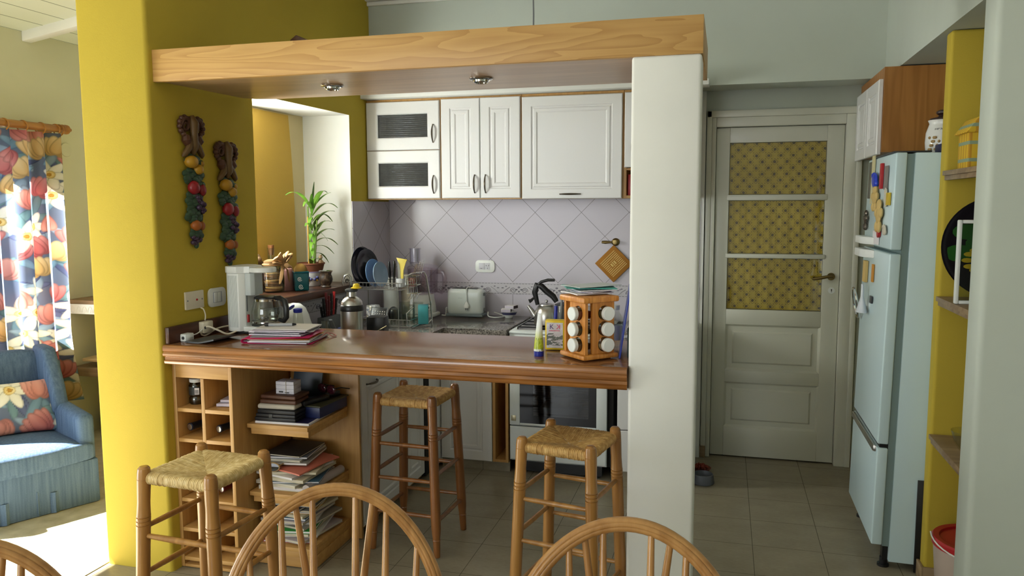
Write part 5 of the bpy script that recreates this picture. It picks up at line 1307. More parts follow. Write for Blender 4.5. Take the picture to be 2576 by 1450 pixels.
for i in range(6):
    for k in range(7): b.ball((-.034 + .0135 * i, -.002, .02 + .014 * k), (.003, .0015, .0035), 6, 5)
b.build('tooth_pattern', STEEL, t)
b = B(); b.tube([(-.047, 0, 0), (-.047, 0, .128), (.047, 0, .128), (.047, 0, 0)], .004, 8); b.build('rim', GREYP, t)
b = B(); b.ball((0, 0, .045), (.035, .03, .045), 18, 12); tag(b.build('black_ladle', BLK, loc=(-1.89, 4.30, zl)), 'rounded black ladle head behind the grater', 'ladle')
# ------------------------------------------------------------ sink-side things
t = thing('thermos', 'brushed steel vacuum flask with yellow spout cap behind the bar', 'thermos', (-1.71, 3.40, ZC))
b = B(); b.lathe([(0, 0), (.050, 0), (.054, .004), (.054, .228), (.05, .232), (0, .232)], 40); b.build('body', STEEL, t)
b = B(); b.lathe([(.0555, .208), (.0562, .212), (.0562, .232), (.053, .236), (0, .236)], 40); b.build('collar', BLK, t)
b = B(); b.lathe([(.052, .2362), (.050, .25), (.036, .268), (.023, .276), (.022, .298), (0, .298)], 36); b.build('shoulder', STEEL, t)
b = B(); b.lathe([(.026, .2985), (.030, .302), (.030, .309), (.022, .314), (0, .314)], 28); b.build('stopper', DGREY, t)
b = B(); b.lathe([(.024, .315), (.026, .318), (.022, .320), (.016, .321), (.015, .333), (.011, .337), (0, .337)], 24, M=T(.026, 0, 0)); b.build('spout_cap', YELP, t)
t = thing('dome_box', 'white domed plastic container behind the coffee maker', 'container', (-2.105, 3.54, ZC))
b = B(); b.lathe([(0, 0), (.07, 0), (.085, .01), (.088, .08), (.09, .085), (0, .085)], 36); b.build('base', paint('pale_teal_plastic', (150, 184, 180), .3), t)
b = B(); b.lathe([(.09, .0855), (.09, .105), (.082, .125), (.075, .155), (.06, .19), (.036, .211), (0, .217)], 36); b.build('dome_lid', WHT, t)
t = thing('sauce_bottle', 'clear squeeze bottle with an open dark blue flip cap', 'bottle', (-1.955, 3.325, ZC))
b = B(); b.lathe([(0, 0), (.03, 0), (.032, .006), (.032, .06), (.028, .12), (.021, .19), (.019, .2), (0, .2)], 26); b.build('body', GLASSD, t)
b = B(); b.lathe([(.0195, .2005), (.021, .204), (.021, .218), (.012, .22), (0, .22)], 24); b.build('cap', BLUE, t)
b = B(); b.lathe([(0, -.006), (.016, -.006), (.02, 0), (.014, .004), (0, .005)], 24, M=T(-.036, 0, .224) @ RY(-38)); b.build('flip_lid', BLUE, t)
t = thing('knife_block', 'cluster of dark-handled knives in a holder below the ledge', 'knife block', (-2.095, 3.9, ZC), 87.75)
b = B(); b.box(-.085, .085, -.02, .03, 0, .1, .004); b.build('holder', paint('block_grey', (90, 92, 94), .5), t)
KN = [BLK, BLK, M('maroon', (80, 20, 24), .4).m, M('maroon_b', (96, 26, 28), .4).m, BLK, RED, BLK]
for i, mt in enumerate(KN):
    xx = -.07 + .022 * i; h = [.06, .1, .13, .11, .12, .13, .09][i]; q = [-12, -5, 0, 3, 6, 8, 12][i]
    b = B(); b.tube([(0, 0, 0), (0, 0, h * .5), (0, 0, h)], [.008, .0095, .008], 10, flat=.7)
    o = b.build('knife_handle', mt, t, loc=(xx, .004, .102), rot=(0, R(q), 0))
    d = B()
    for z in (.25, .7): d.ball((0, -.0075, h * z), .0022, 6, 5)
    d.build('rivet', STEEL, o)
t = thing('frying_pan', 'dark pan with a long grey handle lying over the sink', 'pan', (-2.06, 3.56, ZC - .0, ), 0)
t.location = (-1.99, 3.80, ZC)
b = B(); b.lathe([(0, .0), (.055, .0), (.07, .03), (.068, .03), (.053, .004), (0, .004)], 30, cap=False); b.build('pan_body', DGREY, t)
b = B(); b.tube([(.02, -.06, .03), (.06, -.18, .09), (.085, -.25, .135)], [.012, .012, .009], 10, flat=.5); b.build('pan_handle', GREYP, t)
b = B(); b.lathe([(.026, 0), (.029, .07), (.0275, .07), (.0245, .004), (0, .004)], 22, cap=False); tag(b.build('drinking_glass', GLASSD, loc=(-1.965, 3.62, ZC + .05)), 'small empty glass by the sink behind the paper heap', 'glass')
b = B(); b.box(-.05, .05, -.04, .04, 0, .0495, .004); tag(b.build('sponge', DGREY, loc=(-1.955, 3.64, ZC)), 'dark sponge block below the small glass by the sink', 'sponge')
b = B(); b.box(-.035, .035, -.03, .03, 0, .075, .006); tag(b.build('detergent_box', NAVY, loc=(-1.90, 3.70, ZC)), 'navy blue box beside the steel flask at the sink', 'box')
b = B(); b.box(-.045, .045, -.04, .04, 0, .16, .004); tag(b.build('coffee_tin', BLK, loc=(-1.652, 3.56, ZC), rz=8), 'black tin behind the steel flask', 'tin')
b = B(); b.tube([(-.06, -.02, 0), (0, 0, .035), (.05, .02, .062)], [.003, .003, .008], 8, flat=.5); tag(b.build('spoon', CHROME, loc=(-1.60, 3.42, ZC + .07)), 'steel spoon handle sticking up right of the flask', 'spoon')
b = B(); b.box(-.06, .06, -.04, .04, 0, .0665, .004); tag(b.build('storage_tub', DGREY, loc=(-1.60, 3.42, ZC)), 'dark tub under the spoon beside the flask', 'tub')
for i, (x, y, h, mt, lab) in enumerate(((-1.99, 4.62, .25, WHT, 'white upright paper roll behind the dish rack'), (-1.95, 4.70, .26, IVORY, 'ivory upright paper roll behind the dish rack'))):
    b = B(); b.cyl(.045, 0, h, 24, bev=.002); tag(b.build('paper_roll', mt, loc=(x - .06 + .03 * i, y + .0 + .04 * i, ZC)), lab, 'roll', 'rolls behind the dish rack')

# ------------------------------------------------------------ food processor
t = thing('food_processor', 'white food processor with clear bowl and tall feed tube', 'food processor', (-1.845, 4.665, ZC))
b = B(); b.prism([(-.085, -.075), (.06, -.085), (.09, -.06), (.095, .06), (-.085, .07)], .004, .03, .01); b.lathe([(.085, .03), (.08, .08), (.072, .12), (.07, .145), (0, .15)], 30, sx=1.05, M=T(-.005, 0, 0)); b.build('motor_base', WHT, t)
b = B()
for k in range(5): b.tube([(.05 + .004 * k, -.088, .03 + .008 * k), (.088, -.074, .034 + .008 * k)], .0018, 5)
b.tube(arc(.068, .075, .018, 20, 160, 10), .002, 5, M=Matrix(((1, 0, 0, 0), (0, 0, 0, -.086), (0, 1, 0, 0), (0, 0, 0, 1)))); b.build('base_ribs', paint('rib_grey', (196, 190, 190), .4), t)
b = B(); b.cyl(.016, 0, .012, 20, bev=.002, M=T(.07, -.082, .07) @ RX(90)); b.cyl(.006, 0, .002, 14, M=T(.07, -.094, .07) @ RX(90), mat=1); b.build('dial', [WHT, BLK], t)
BOWLM = thin_glass('smoky_plastic', (238, 232, 236), .04, .1)
b = B(); b.lathe([(.078, .15), (.092, .16), (.098, .305), (.094, .305), (.088, .165), (.076, .154)], 36, cap=False); b.build('bowl', BOWLM, t)
b = B(); b.lathe([(.1, .3055), (.1, .315), (.09, .325), (.05, .335), (0, .336)], 36, cap=False); b.build('bowl_lid', thin_glass('clear_lid', (240, 236, 240), .04, .1), t)
b = B(); b.lathe([(.034, .33), (.034, .428), (.038, .430), (.038, .436), (.03, .436), (.03, .34)], 28, cap=False, M=T(-.052, 0, 0)); b.build('feed_tube', thin_glass('clear_tube', (242, 240, 246), .15, .15), t)
b = B(); b.lathe([(.0, .35), (.027, .35), (.027, .434), (0, .434)], 24, M=T(-.052, 0, 0)); b.build('pusher', paint('white_translucent', (214, 214, 220), .3), t)
b = B(); b.tube([(.095, .0, .29), (.135, .0, .285), (.145, 0, .25), (.142, 0, .18), (.125, 0, .16), (.095, 0, .17)], .010, 8, flat=1.4); b.build('bowl_handle', BOWLM, t)
cord('processor_cable', 'white cable bunched between the food processor and the toaster', [(-1.735, 4.70, ZC + .008), (-1.71, 4.72, ZC + .006), (-1.70, 4.76, ZC + .03), (-1.718, 4.74, ZC + .05), (-1.715, 4.73, ZC + .02), (-1.715, 4.72, ZC + .012), (-1.715, 4.75, ZC + .04), (-1.712, 4.765, ZC + .006)], .004, WHT)

# ------------------------------------------------------------ toaster, its plug, the bowl of match boxes
t = thing('toaster', 'white slim toaster on the granite with its plug hanging in front', 'toaster', (-1.583, 4.745, ZC))
b = B(); b.prism([(-.118, -.05), (.118, -.05), (.118, .05), (-.118, .05)], .0105, .18, .03, seg=5); b.build('housing', paint('toaster_white', (218, 226, 224), .2), t)
b = B(); b.box(-.121, .121, -.053, .053, .003, .0195, .004); b.build('base_trim', paint('toaster_grey', (120, 132, 138), .3), t)
b = B(); b.box(-.085, .085, -.03, -.006, .1785, .181); b.box(-.085, .085, .006, .03, .1785, .181); b.build('bread_slot', BLK, t)
b = B(); b.box(.1185, .127, -.018, .018, .135, .155, .003); b.cyl(.012, 0, .008, 16, M=T(.118, 0, .045) @ RY(90)); b.build('lever', GREYP, t)
b = B()
for k in range(4): b.box(-.036 + .007 * k, -.032 + .007 * k, -.0508, -.05, .119, .123)
b.build('badge', paint('badge_grey', (180, 188, 188), .3), t)
t = thing('mains_plug', 'white three-pin plug hanging by its cable over the toaster front', 'plug', (-1.562, 4.685, ZC + .06))
b = B(); b.lathe([(.0, 0), (.016, 0), (.019, .006), (.018, .018), (.011, .03), (.006, .04), (0, .042)], 20, sy=.5); b.build('plug_body', WHT, t)
b = B(); b.box(-.009, -.004, -.001, .001, -.014, 0); b.box(.004, .009, -.001, .001, -.014, 0); b.build('pins', GREYP, t)
b = B(); b.tube([(0, 0, .041), (.001, .001, .07), (-.004, .008, .118), (-.004, .03, .1275), (-.004, .06, .1275), (.03, .12, .05), (.03, .125, .0)], .0035, 7); b.build('plug_cable', WHT, t)
cord('toaster_cable', 'white cable looped on the granite right of the toaster', [(-1.44, 4.75, ZC + .03), (-1.43, 4.72, ZC + .01), (-1.40, 4.70, ZC + .005), (-1.36, 4.70, ZC + .005), (-1.335, 4.755, ZC + .005), (-1.37, 4.80, ZC + .01), (-1.42, 4.82, ZC + .02)], .0038, WHT)
t = thing('bowl', 'small white bowl with a blue rim pattern holding match boxes', 'bowl', (-1.30, 4.745, ZC))
b = B(); b.lathe([(0, 0), (.024, 0), (.026, .006), (.042, .02), (.05, .036), (.0475, .036), (.038, .02), (0, .01)], 30, cap=False); b.build('body', WHT, t)
b = B(); b.lathe([(.0432, .0205), (.0512, .037), (.0495, .037)], 30, cap=False)
b.build('rim_pattern', M('rim_blue', (70, 70, 104), .3).m, t)
for lab, x, y, z, rz, w_, mt in (('lower match box tilted in the white bowl', -1.315, 4.735, .0365, 8, .06, 0), ('upper match box lying across the one in the bowl', -1.285, 4.745, .0585, -14, .062, 0)):
    b = B(); b.box(-w_ / 2, w_ / 2, -.03, .03, 0, .021, .001); b.box(-w_ / 2 + .003, w_ / 2 - .003, -.0312, -.03, .003, .018, mat=1); b.box(w_ / 2, w_ / 2 + .0008, -.028, .028, .002, .019, mat=2)
    tag(b.build('match_box', [PAPER, PLIL, M('striker', (70, 56, 56), .8).m], loc=(x, y, ZC + z), rz=rz), lab, 'box')

# ------------------------------------------------------------ tiled wall fittings
t = thing('wall_outlet', 'white rounded power outlet on the tiled wall above the toaster', 'outlet', (-1.485, 4.8445, 1.16))
b = B(); b.prism(rrect(.128, .078, .022), 0, .009, .002, M=RX(90)); b.build('cover_plate', WHT, t)
b = B(); b.box(-.04, -.001, -.0105, -.0088, -.021, .021, .0005); b.box(.001, .034, -.0105, -.0088, -.021, .021, .0005); b.build('insert', paint('pale_grey_b', (206, 206, 214), .4), t)
b = B(); b.box(.016, .0185, -.0112, -.0104, -.016, -.009)
for s in (-1, 1): b.box(-.0012, .0012, -.0112, -.0104, -.005, .005, M=T(.0175 + s * .008, 0, .005) @ RY(s * 32))
b.box(-.03, -.018, -.0112, -.0104, -.014, -.012); b.build('slots', DGREY, t)
t = thing('wall_hook', 'old brass swivel hook on the tiled wall above the pot holder', 'hook', (-.645, 4.8445, 1.323))
b = B(); b.lathe([(.024, 0), (.024, .005), (.018, .01), (.012, .012), (.011, .03), (.014, .034), (0, .036)], 24, M=RX(90)); b.build('rosette', BRASS, t)
b = B(); b.tube([(0, -.026, 0), (-.03, -.027, .0), (-.06, -.027, -.001), (-.082, -.027, .0)], [.007, .006, .010, .008], 10); b.build('arm', BRASS, t)
t = thing('pot_holder', 'mustard woven square pot holder hanging point-up on the tiled wall', 'pot holder', (-.655, 4.832, 1.19))
b = B(); s_ = .082
b.box(-s_, s_, -.004, .004, -s_, s_, .003, M=RY(45)); b.build('cloth', M('mustard_cloth', (166, 112, 38), .85).m, t)
b = B()
for k in range(11):
    x = -.055 + .011 * k
    if abs(x) < .026: segs = ((-.06, -.024), (.024, .06))
    else: segs = ((-.06, .06),)
    for z0, z1 in segs: b.box(z0, z1, -.006, -.0035, x - .0022, x + .0022, M=RY(-45))
b.box(-.022, .022, -.006, -.0035, -.022, -.019, M=RY(-45)); b.box(-.022, .022, -.006, -.0035, .019, .022, M=RY(-45)); b.box(-.003, .003, -.006, -.0035, -.015, .015, M=RY(-45)); b.box(.008, .018, -.006, -.0035, -.012, .012, M=RY(-45)); b.box(-.018, -.008, -.006, -.0035, -.012, .012, M=RY(-45))
b.build('woven_stripe', M('pale_yarn', (222, 190, 116), .85).m, t)
b = B(); b.tube([(0, .0, .115), (-.006, -.006, .135), (.0, -.013, .143), (.006, -.006, .135)], .002, 6, closed=True); b.build('hanging_loop', M('loop_yarn', (166, 112, 38), .85).m, t)

# ------------------------------------------------------------ kettle on the hob
t = thing('kettle', 'stainless steel whistling kettle with a raised black handle on the hob', 'kettle', (-.99, 4.44, .8572))
b = B(); b.lathe([(0, 0), (.064, 0), (.072, .005), (.074, .03), (.072, .06), (.064, .09), (.052, .108), (.046, .112), (0, .113)], 40); b.build('body', STEEL, t)
b = B(); b.lathe([(.045, .1135), (.043, .12), (.02, .128), (0, .129)], 30); b.ball((0, 0, .138), .009, 12, 8); b.build('lid', STEEL, t)
b = B(); b.tube([(-.066, -.01, .05), (-.09, -.012, .085), (-.108, -.014, .11)], [.02, .014, .010], 14); b.build('spout', STEEL, t)
b = B(); b.tube([(-.052, -.006, .115), (-.07, -.006, .19), (-.056, -.006, .232), (-.03, -.006, .225), (0, 0, .195), (.04, 0, .165), (.06, .0, .135)], [.008, .011, .012, .012, .012, .012, .009], 10, flat=1.5)
b.tube([(-.056, -.006, .225), (-.03, -.008, .25), (.01, -.008, .262), (.05, -.008, .262)], [.009, .009, .009, .008], 10); b.tube([(-.05, -.006, .205), (-.07, -.006, .16), (-.09, -.008, .14), (-.102, -.01, .135)], [.006, .006, .009, .013], 10); b.build('kettle_handle', BLK, t)
t = thing('saucepan', 'steel saucepan with a dark lid behind the kettle', 'saucepan', (-1.03 + .11, 4.66, .8572))
b = B(); b.lathe([(0, 0), (.06, 0), (.064, .005), (.064, .09), (.06, .09), (.06, .006), (0, .006)], 32, cap=False); b.build('pot_body', STEEL, t)
b = B(); b.lathe([(.067, .0905), (.067, .094), (.04, .104), (0, .108)], 32); b.cyl(.012, .108, .124, 16, bev=.003); b.build('pot_lid', DGREY, t)
# ------------------------------------------------------------ fridge with its magnets
FX, FY = .632, 3.512
t = thing('fridge', 'tall white three-door fridge standing tilted beside the yellow partition', 'fridge', (FX, FY, .0), rot=(0, R(1.0), 0))
b = B(); b.box(.072, .66, .0, .63, .035, 1.757, .004); b.build('body', FRIDGE, t)
b = B(); b.box(.044, .0715, .008, .622, .10, 1.752); b.build('gasket', paint('gasket_grey', (120, 140, 138), .6), t)
D = []
for nm, z0, z1 in (('freezer_door', 1.362, 1.757), ('door', .545, 1.346), ('drawer', .105, .528)):
    b = B(); b.box(.0, .0435, .0, .63, z0, z1, .006, seg=3); D.append(b.build(nm, FRIDGE, t))
b = B(); b.box(.05, .0715, .01, .62, 1.347, 1.361); b.box(.01, .0715, .01, .62, .529, .544); b.build('door_gap', BLK, t)
for d, z0, z1 in ((D[0], 1.366, 1.40), (D[1], 1.305, 1.342)):
    b = B(); b.prism([(0, .34), (-.03, .40), (-.045, .46), (-.045, .60), (-.03, .62), (0, .625)], z0, z1, .004); b.build('handle', WHT, d)
b = B(); b.prism([(.0, .02), (-.012, .03), (-.012, .60), (.0, .61)], .505, .531, .003); b.build('handle', STEEL, D[2])
for x, y in ((.06, .04), (.06, .59), (.6, .04), (.6, .59)):
    b = B(); b.cyl(.016, 0.011, .04, 14, M=T(x, y, 0)); b.cyl(.024, 0, .011, 18, M=T(x, y, 0)); b.build('foot', BLK, t)
b = B(); b.box(.05, .075, .02, .06, .035, .1); b.build('hinge', BLK, t)
def fx(z): return FX + .0175 * z - .0012
def magnet(name, label, y, z, hw, hh, mt, th=.004, shape='box', cat='magnet'):
    hw *= 1.5; th *= 1.8; b = B()
    if shape == 'box': b.box(-th, 0, -hw, hw, -hh, hh, min(.001, th / 3))
    elif shape == 'blob':
        b.ball((-th / 2, 0, 0), (th / 2, hw, hh), 12, 8); b.ball((-th / 2, hw * .5, hh * .6), (th / 2, hw * .55, hh * .5), 10, 7); b.ball((-th / 2, -hw * .6, -hh * .4), (th / 2, hw * .5, hh * .55), 10, 7)
    elif shape == 'disc': b.cyl(hw / 1.5, 0, th, 22, bev=.001, M=RY(-90))
    elif shape == 'figure':
        b.ball((-th / 2, 0, hh * .6), (th / 2, hw * .55, hh * .35), 10, 8); b.ball((-th / 2, 0, 0), (th / 2, hw * .7, hh * .5), 10, 8)
        for s in (-1, 1): b.ball((-th / 2, s * hw * .7, hh * .15), (th / 2, hw * .3, hh * .3), 8, 6); b.ball((-th / 2, s * hw * .4, -hh * .65), (th / 2, hw * .25, hh * .35), 8, 6)
    o = b.build(name, mt, loc=(fx(z) - .001, y, z), rot=(0, R(1), 0)); return tag(o, label, cat, 'things stuck on the fridge door')
BEI = paint('beige_clay', (206, 176, 110), .6)
magnet('photo_strip', 'narrow black and white photo strip on the freezer door, far edge', 4.06, 1.66, .022, .085, M('photo_grey', (96, 94, 84), .5).m, .002, cat='photo')
magnet('palm_cross', 'long cream strip beside the blue magnet on the freezer door', 3.97, 1.66, .018, .11, paint('cream_strip', (206, 196, 150), .7), .004, cat='strip')
magnet('fridge_magnet', 'bright blue blob-shaped magnet on the freezer door', 3.88, 1.655, .035, .034, paint('magnet_blue', (30, 60, 190), .3), .012, 'blob')
magnet('fridge_magnet', 'slim red and black magnet right of the blue one', 3.755, 1.67, .012, .055, RED, .006)
magnet('fridge_magnet', 'grey upright card magnet on the near side of the freezer door', 3.66, 1.66, .022, .05, M('card_grey', (128, 122, 116), .5).m, .003)
magnet('fridge_magnet', 'yellow square magnet at the near edge of the freezer door', 3.58, 1.57, .02, .026, paint('magnet_yellow', (206, 176, 50), .5), .005)
magnet('fridge_magnet', 'cream paddle-shaped magnet beside the yellow square one', 3.63, 1.575, .018, .04, PAPER2, .006, 'blob')
magnet('fridge_magnet', 'beige clay doll magnet below the blue magnet', 3.85, 1.575, .04, .06, BEI, .012, 'figure')
magnet('fridge_magnet', 'second beige clay doll, the larger one lower on the freezer door', 3.735, 1.50, .045, .075, BEI, .012, 'figure')
magnet('fridge_magnet', 'round red and blue badge under the clay dolls', 3.74, 1.425, .022, .022, RED, .006, 'disc')
magnet('fridge_magnet', 'pale clay shell magnet at the near edge above the door gap', 3.61, 1.44, .02, .022, PAPER2, .008, 'blob')
magnet('key_bunch', 'bunch of grey keys hanging at the far edge of the freezer door', 4.06, 1.475, .022, .05, IRON, .01, 'figure', cat='keys')
magnet('note_paper', 'white note paper below the badge across the freezer door bottom', 3.82, 1.40, .05, .03, PAPER, .0016, cat='paper')
magnet('bag_clip', 'beige wooden clip below the door gap, far side', 4.00, 1.235, .02, .05, BEI, .008, cat='clip')
magnet('fridge_magnet', 'orange strip magnet below the door gap in the middle', 3.83, 1.24, .01, .04, paint('magnet_orange', (206, 140, 50), .5), .004)
magnet('fridge_magnet', 'small dark square magnet on the middle fridge door', 3.83, 1.12, .016, .016, DGREY, .004)
b = B(); b.lathe([(.012, 0), (.014, -.06), (.05, -.13), (.046, -.13), (.01, -.058), (.009, 0)], 22, cap=False, sx=.5)
tag(b.build('funnel', M('pale_plastic', (206, 212, 220), .3).m, loc=(fx(1.17) - .027, 3.93, 1.18)), 'pale plastic funnel hanging on the middle fridge door', 'funnel', 'things stuck on the fridge door')
b = B(); b.tube([(-.016 - .012 * sin(a), .05 * cos(a), .07 * sin(a)) for a in [2 * pi * k / 24 for k in range(24)]], .006, 8, closed=True)
tag(b.build('steel_ring', CHROME, loc=(fx(1.08) - .012, 4.09, 1.075)), 'oval steel ring handle at the far edge of the middle fridge door', 'ring', 'things stuck on the fridge door')
# things on top of the fridge
zt = 1.7575
def ztop(x, y): return 1.7569 - (x - FX) * .01746 + .0
t = thing('ceramic_jar', 'white ceramic sugar jar with dark lid on top of the fridge', 'jar', (.873, 3.70, ztop(.81, 0) + .001))
b = B(); b.lathe([(0, 0), (.058, 0), (.062, .005), (.066, .05), (.064, .09), (.055, .118), (.052, .128), (.058, .142), (.054, .142), (0, .135)], 34); b.build('body', M('jar_glaze', (220, 220, 214), .2).m, t)
b = B(); b.lathe([(.052, .1425), (.05, .15), (.022, .156), (.018, .162), (.028, .17), (.028, .178), (.018, .184), (0, .185)], 26); b.build('lid', M('dark_lid', (44, 22, 18), .4).m, t)
for k, c in enumerate('ucar'):
    an = R(-128 + 9.5 * k)
    text(c, 'lettering', BLK, t, (.0605 * cos(an), .0605 * sin(an), .103), (90, 0, math.degrees(an) + 90), .022)
b = B()
for k in range(12): an = R(-150 + 6 * (k % 7)); b.ball((.0655 * cos(an), .0655 * sin(an), .02 + .016 * (k % 4)), .006, 8, 6)
b.build('wheat_relief', M('wheat', (170, 140, 90), .5).m, t)
def lying(name, label, mt, x0, x1, y0, y1, h, cat):
    z = max(ztop(x0, 0), ztop(x1, 0)) + .0005; b = B(); b.box(x0, x1, y0, y1, z, z + h, .002); tag(b.build(name, mt), label, cat)
lying('flat_box', 'navy blue flat box on the fridge in front of the white jar', NAVY, .83, 1.02, 3.54, 3.63, .036, 'box')
lying('tea_box', 'dark teal box behind the navy box on the fridge', M('dark_teal_box', (26, 62, 62), .5).m, .945, 1.03, 3.65, 3.8, .07, 'box')
lying('serving_tray', 'thin dark tray lying on the front edge of the fridge top', DGREY, .66, .80, 3.54, 4.05, .007, 'tray')
b = B(); b.box(0, .4, 0, .0075, 0, .40, .001); tag(b.build('folded_tray', BLK, loc=(.801, 3.4985, .004)), 'thin black panel standing between the fridge and the yellow partition', 'panel')

# ------------------------------------------------------------ shelves and things in the right-hand recess
for z, lab, y0 in ((1.676, 'top thick wooden shelf of the right-hand recess', 2.965), (1.186, 'middle wooden shelf of the right-hand recess', 2.965), (.628, 'lowest wooden shelf of the right-hand recess', 2.965)):
    t = thing('recess_shelf', lab, 'shelf', (.812, y0, z), group='shelves in the right-hand recess')
    b = B(); b.box(0, .6, .003, .452, -.018, 0, .001); b.build('board', SHELFW, t)
    b = B(); b.box(.008, .026, .003, .452, -.036, -.0185, .001); b.build('edge_strip', SHELFW, t)
t = thing('fabric_house', 'yellow checked fabric house with a dark opening on the top recess shelf', 'fabric house', (.93, 3.28, 1.6765))
m = M('yellow_check', (214, 178, 40), .8); x, y, z = m.xyz()
g1 = ((x + y) * (1 / .03)).near().lt(.16); g2 = (z * (1 / .062) + .5).near().lt(.1); m.set('Base Color', m.mix(g2, m.mix(g1, (214, 176, 40), (190, 140, 30)), (140, 158, 130)))
b = B(); b.box(-.085, .085, -.07, .07, 0, .135, .006); b.build('walls', m.m, t)
b = B(); b.prism([(-.1, .128), (.1, .128), (.06, .185), (-.06, .185)], -.085, .085, .006, M=RX(90)); b.build('roof', m.m, t)
b = B(); b.box(-.035, .06, -.074, -.069, .09, .127, .001); b.build('opening', DARKGAP, t)
t = thing('sunflower_tray', 'round dark tray painted with sunflower and leaves on the middle recess shelf', 'tray', (1.005, 3.385, 1.1865 + .195), rot=(R(84), 0, 0))
b = B(); b.lathe([(0, -.004), (.17, -.004), (.19, .008), (.195, .012), (.188, .012), (.168, 0), (0, 0)], 56); b.build('tray_disc', M('dark_lacquer', (24, 18, 28), .12).m, t)
b = B()
for k, (a, r, s) in enumerate(((150, .12, .05), (190, .13, .055), (120, .1, .04), (165, .06, .05))): b.ball((r * cos(R(a)), r * sin(R(a)), .001), (s, s * .6, .0012), 14, 6)
b.build('painted_leaf', M('painted_green', (40, 92, 34), .2).m, t)
b = B()
for k in range(10): a = k * 36; b.ball((-.06 + .04 * cos(R(a)), -.05 + .04 * sin(R(a)), .0018), (.022, .01, .0012), 10, 5, M=None)
b.build('painted_petal', M('painted_yellow', (214, 178, 40), .2).m, t)
b = B(); b.cyl(.024, .0015, .0035, 20, M=T(-.06, -.05, 0)); b.build('painted_centre', M('painted_brown', (70, 40, 20), .3).m, t)
t = thing('framed_picture', 'white rounded frame standing before the sunflower tray in the recess', 'frame', (.923, 3.17, 1.1865), 0)
b = B(); o_, i_ = (.105, .30), .022
for x0, x1, z0, z1 in ((-.11, -.097, 0, .305), (.097, .11, 0, .305), (-.097, .097, 0, .013), (-.097, .097, .292, .305)): b.box(x0, x1, -.012, .012, z0, z1, .004)
b.build('frame', WHT, t)
b = B(); b.box(-.0975, .0975, -.002, .002, .0125, .2925); b.build('pane', GLASS, t)
b = B(); b.lathe([(0, 0), (.03, 0), (.05, .03), (.062, .075), (.059, .075), (.047, .032), (.028, .006), (0, .006)], 26, cap=False); tag(b.build('glass_bowl', GLASSD, loc=(.90, 3.21, .6285)), 'clear glass bowl on the lowest recess shelf', 'bowl')
t = thing('storage_bucket', 'clear plastic bucket with a red lid on the floor by the right-hand pillar', 'bucket', (.945, 3.19, .004))
b = B(); b.lathe([(0, .0), (.125, 0), (.13, .005), (.15, .27), (.146, .27), (.127, .01), (0, .006)], 40, cap=False); b.build('tub', M('frosted', (190, 172, 160), .3).m, t)
b = B(); b.lathe([(.154, .262), (.156, .285), (.15, .292), (.13, .29), (.125, .283), (0, .285)], 44, cap=False); b.build('lid', RED, t)
b = B(); b.tube([(.158 * cos(R(a)), .158 * sin(R(a)), .27 - .035 * sin(R(a - 180)) + .02) for a in range(170, 371, 10)], .003, 6); b.build('bail_handle', WHT, t)
b = B(); b.tube([(0, 0, 0), (0, 0, .09), (.01, 0, .12), (.02, 0, .09), (.02, 0, .0)], .003, 6)
b.bm.free()

# ------------------------------------------------------------ pet bowls on the floor
b = B(); b.lathe([(0, 0), (.062, 0), (.064, .004), (.056, .05), (.052, .052), (.046, .02), (0, .016)], 32, cap=False); tag(b.build('pet_bowl', M('pet_grey', (92, 96, 104), .4).m, loc=(-.085, 4.40, .002)), 'grey pet bowl on the tiles left of the door', 'bowl')
b = B(); b.lathe([(0, 0), (.05, 0), (.062, .012), (.058, .012), (.045, .004), (0, .004)], 26, cap=False); tag(b.build('saucer', M('red_brown', (120, 52, 40), .5).m, loc=(-.105, 4.62, .002)), 'red-brown saucer of pet food behind the grey pet bowl', 'saucer')
b = B(); rd = random.Random(3)
for k in range(60): a = rd.uniform(0, 6.28); r = .042 * rd.random() ** .5; b.ball((r * cos(a), r * sin(a), .01 + .012 * rd.random()), .0065, 7, 5)
o = tag(b.build('kibble', M('kibble_red', (140, 60, 44), .8).m, loc=(-.105, 4.62, .004)), 'reddish kibble heaped in the saucer by the door', 'pet food'); o['kind'] = 'stuff'

# ------------------------------------------------------------ things in the wine rack
t = thing('spice_pot', 'glass jar with white lid and dark label in the top left cubbyhole', 'jar', (-2.183, 2.86, .7045))
b = B(); b.lathe([(0, .0005), (.026, .0005), (.03, .006), (.03, .028), (.026, .034), (.03, .04), (.03, .082), (.025, .09), (.023, .096), (0, .096)], 28); b.build('body', thin_glass('grey_glass', (120, 124, 120), .1), t)
b = B(); b.lathe([(.0265, .0962), (.0275, .098), (.0275, .109), (.026, .111), (0, .111)], 28); b.build('lid', WHT, t)
b = B(); b.lathe([(.0304, .042), (.0304, .078)], 28, cap=False); b.build('label', M('dark_label', (40, 44, 42), .5).m, t)
b = B(); b.box(.003, .022, -.0318, -.0285, .046, .074)
o = b.build('barcode_patch', PAPER, t); o.rotation_euler = (0, 0, R(18))
b = B()
for k in range(7): b.box(.0045 + .0024 * k, .0056 + .0024 * k, -.0323, -.0316, .049, .066)
o = b.build('barcode', BLK, t); o.rotation_euler = (0, 0, R(18))
b = B(); sheet(b, .09, .14, .012, seed=2, curl=.002); sheet(b, .085, .13, .010, seed=5, curl=.002, M_=T(.004, .01, .016) @ RZ(5)); tag(b.build('folded_napkins', PLIL, loc=(-2.023, 2.90, .7045), rz=4), 'folded pale cloths in the top right cubbyhole', 'cloths')
BOT = M('wine_glass', (14, 22, 18), .08).m; FOIL = M('foil_blue', (30, 40, 62), .3, .3).m
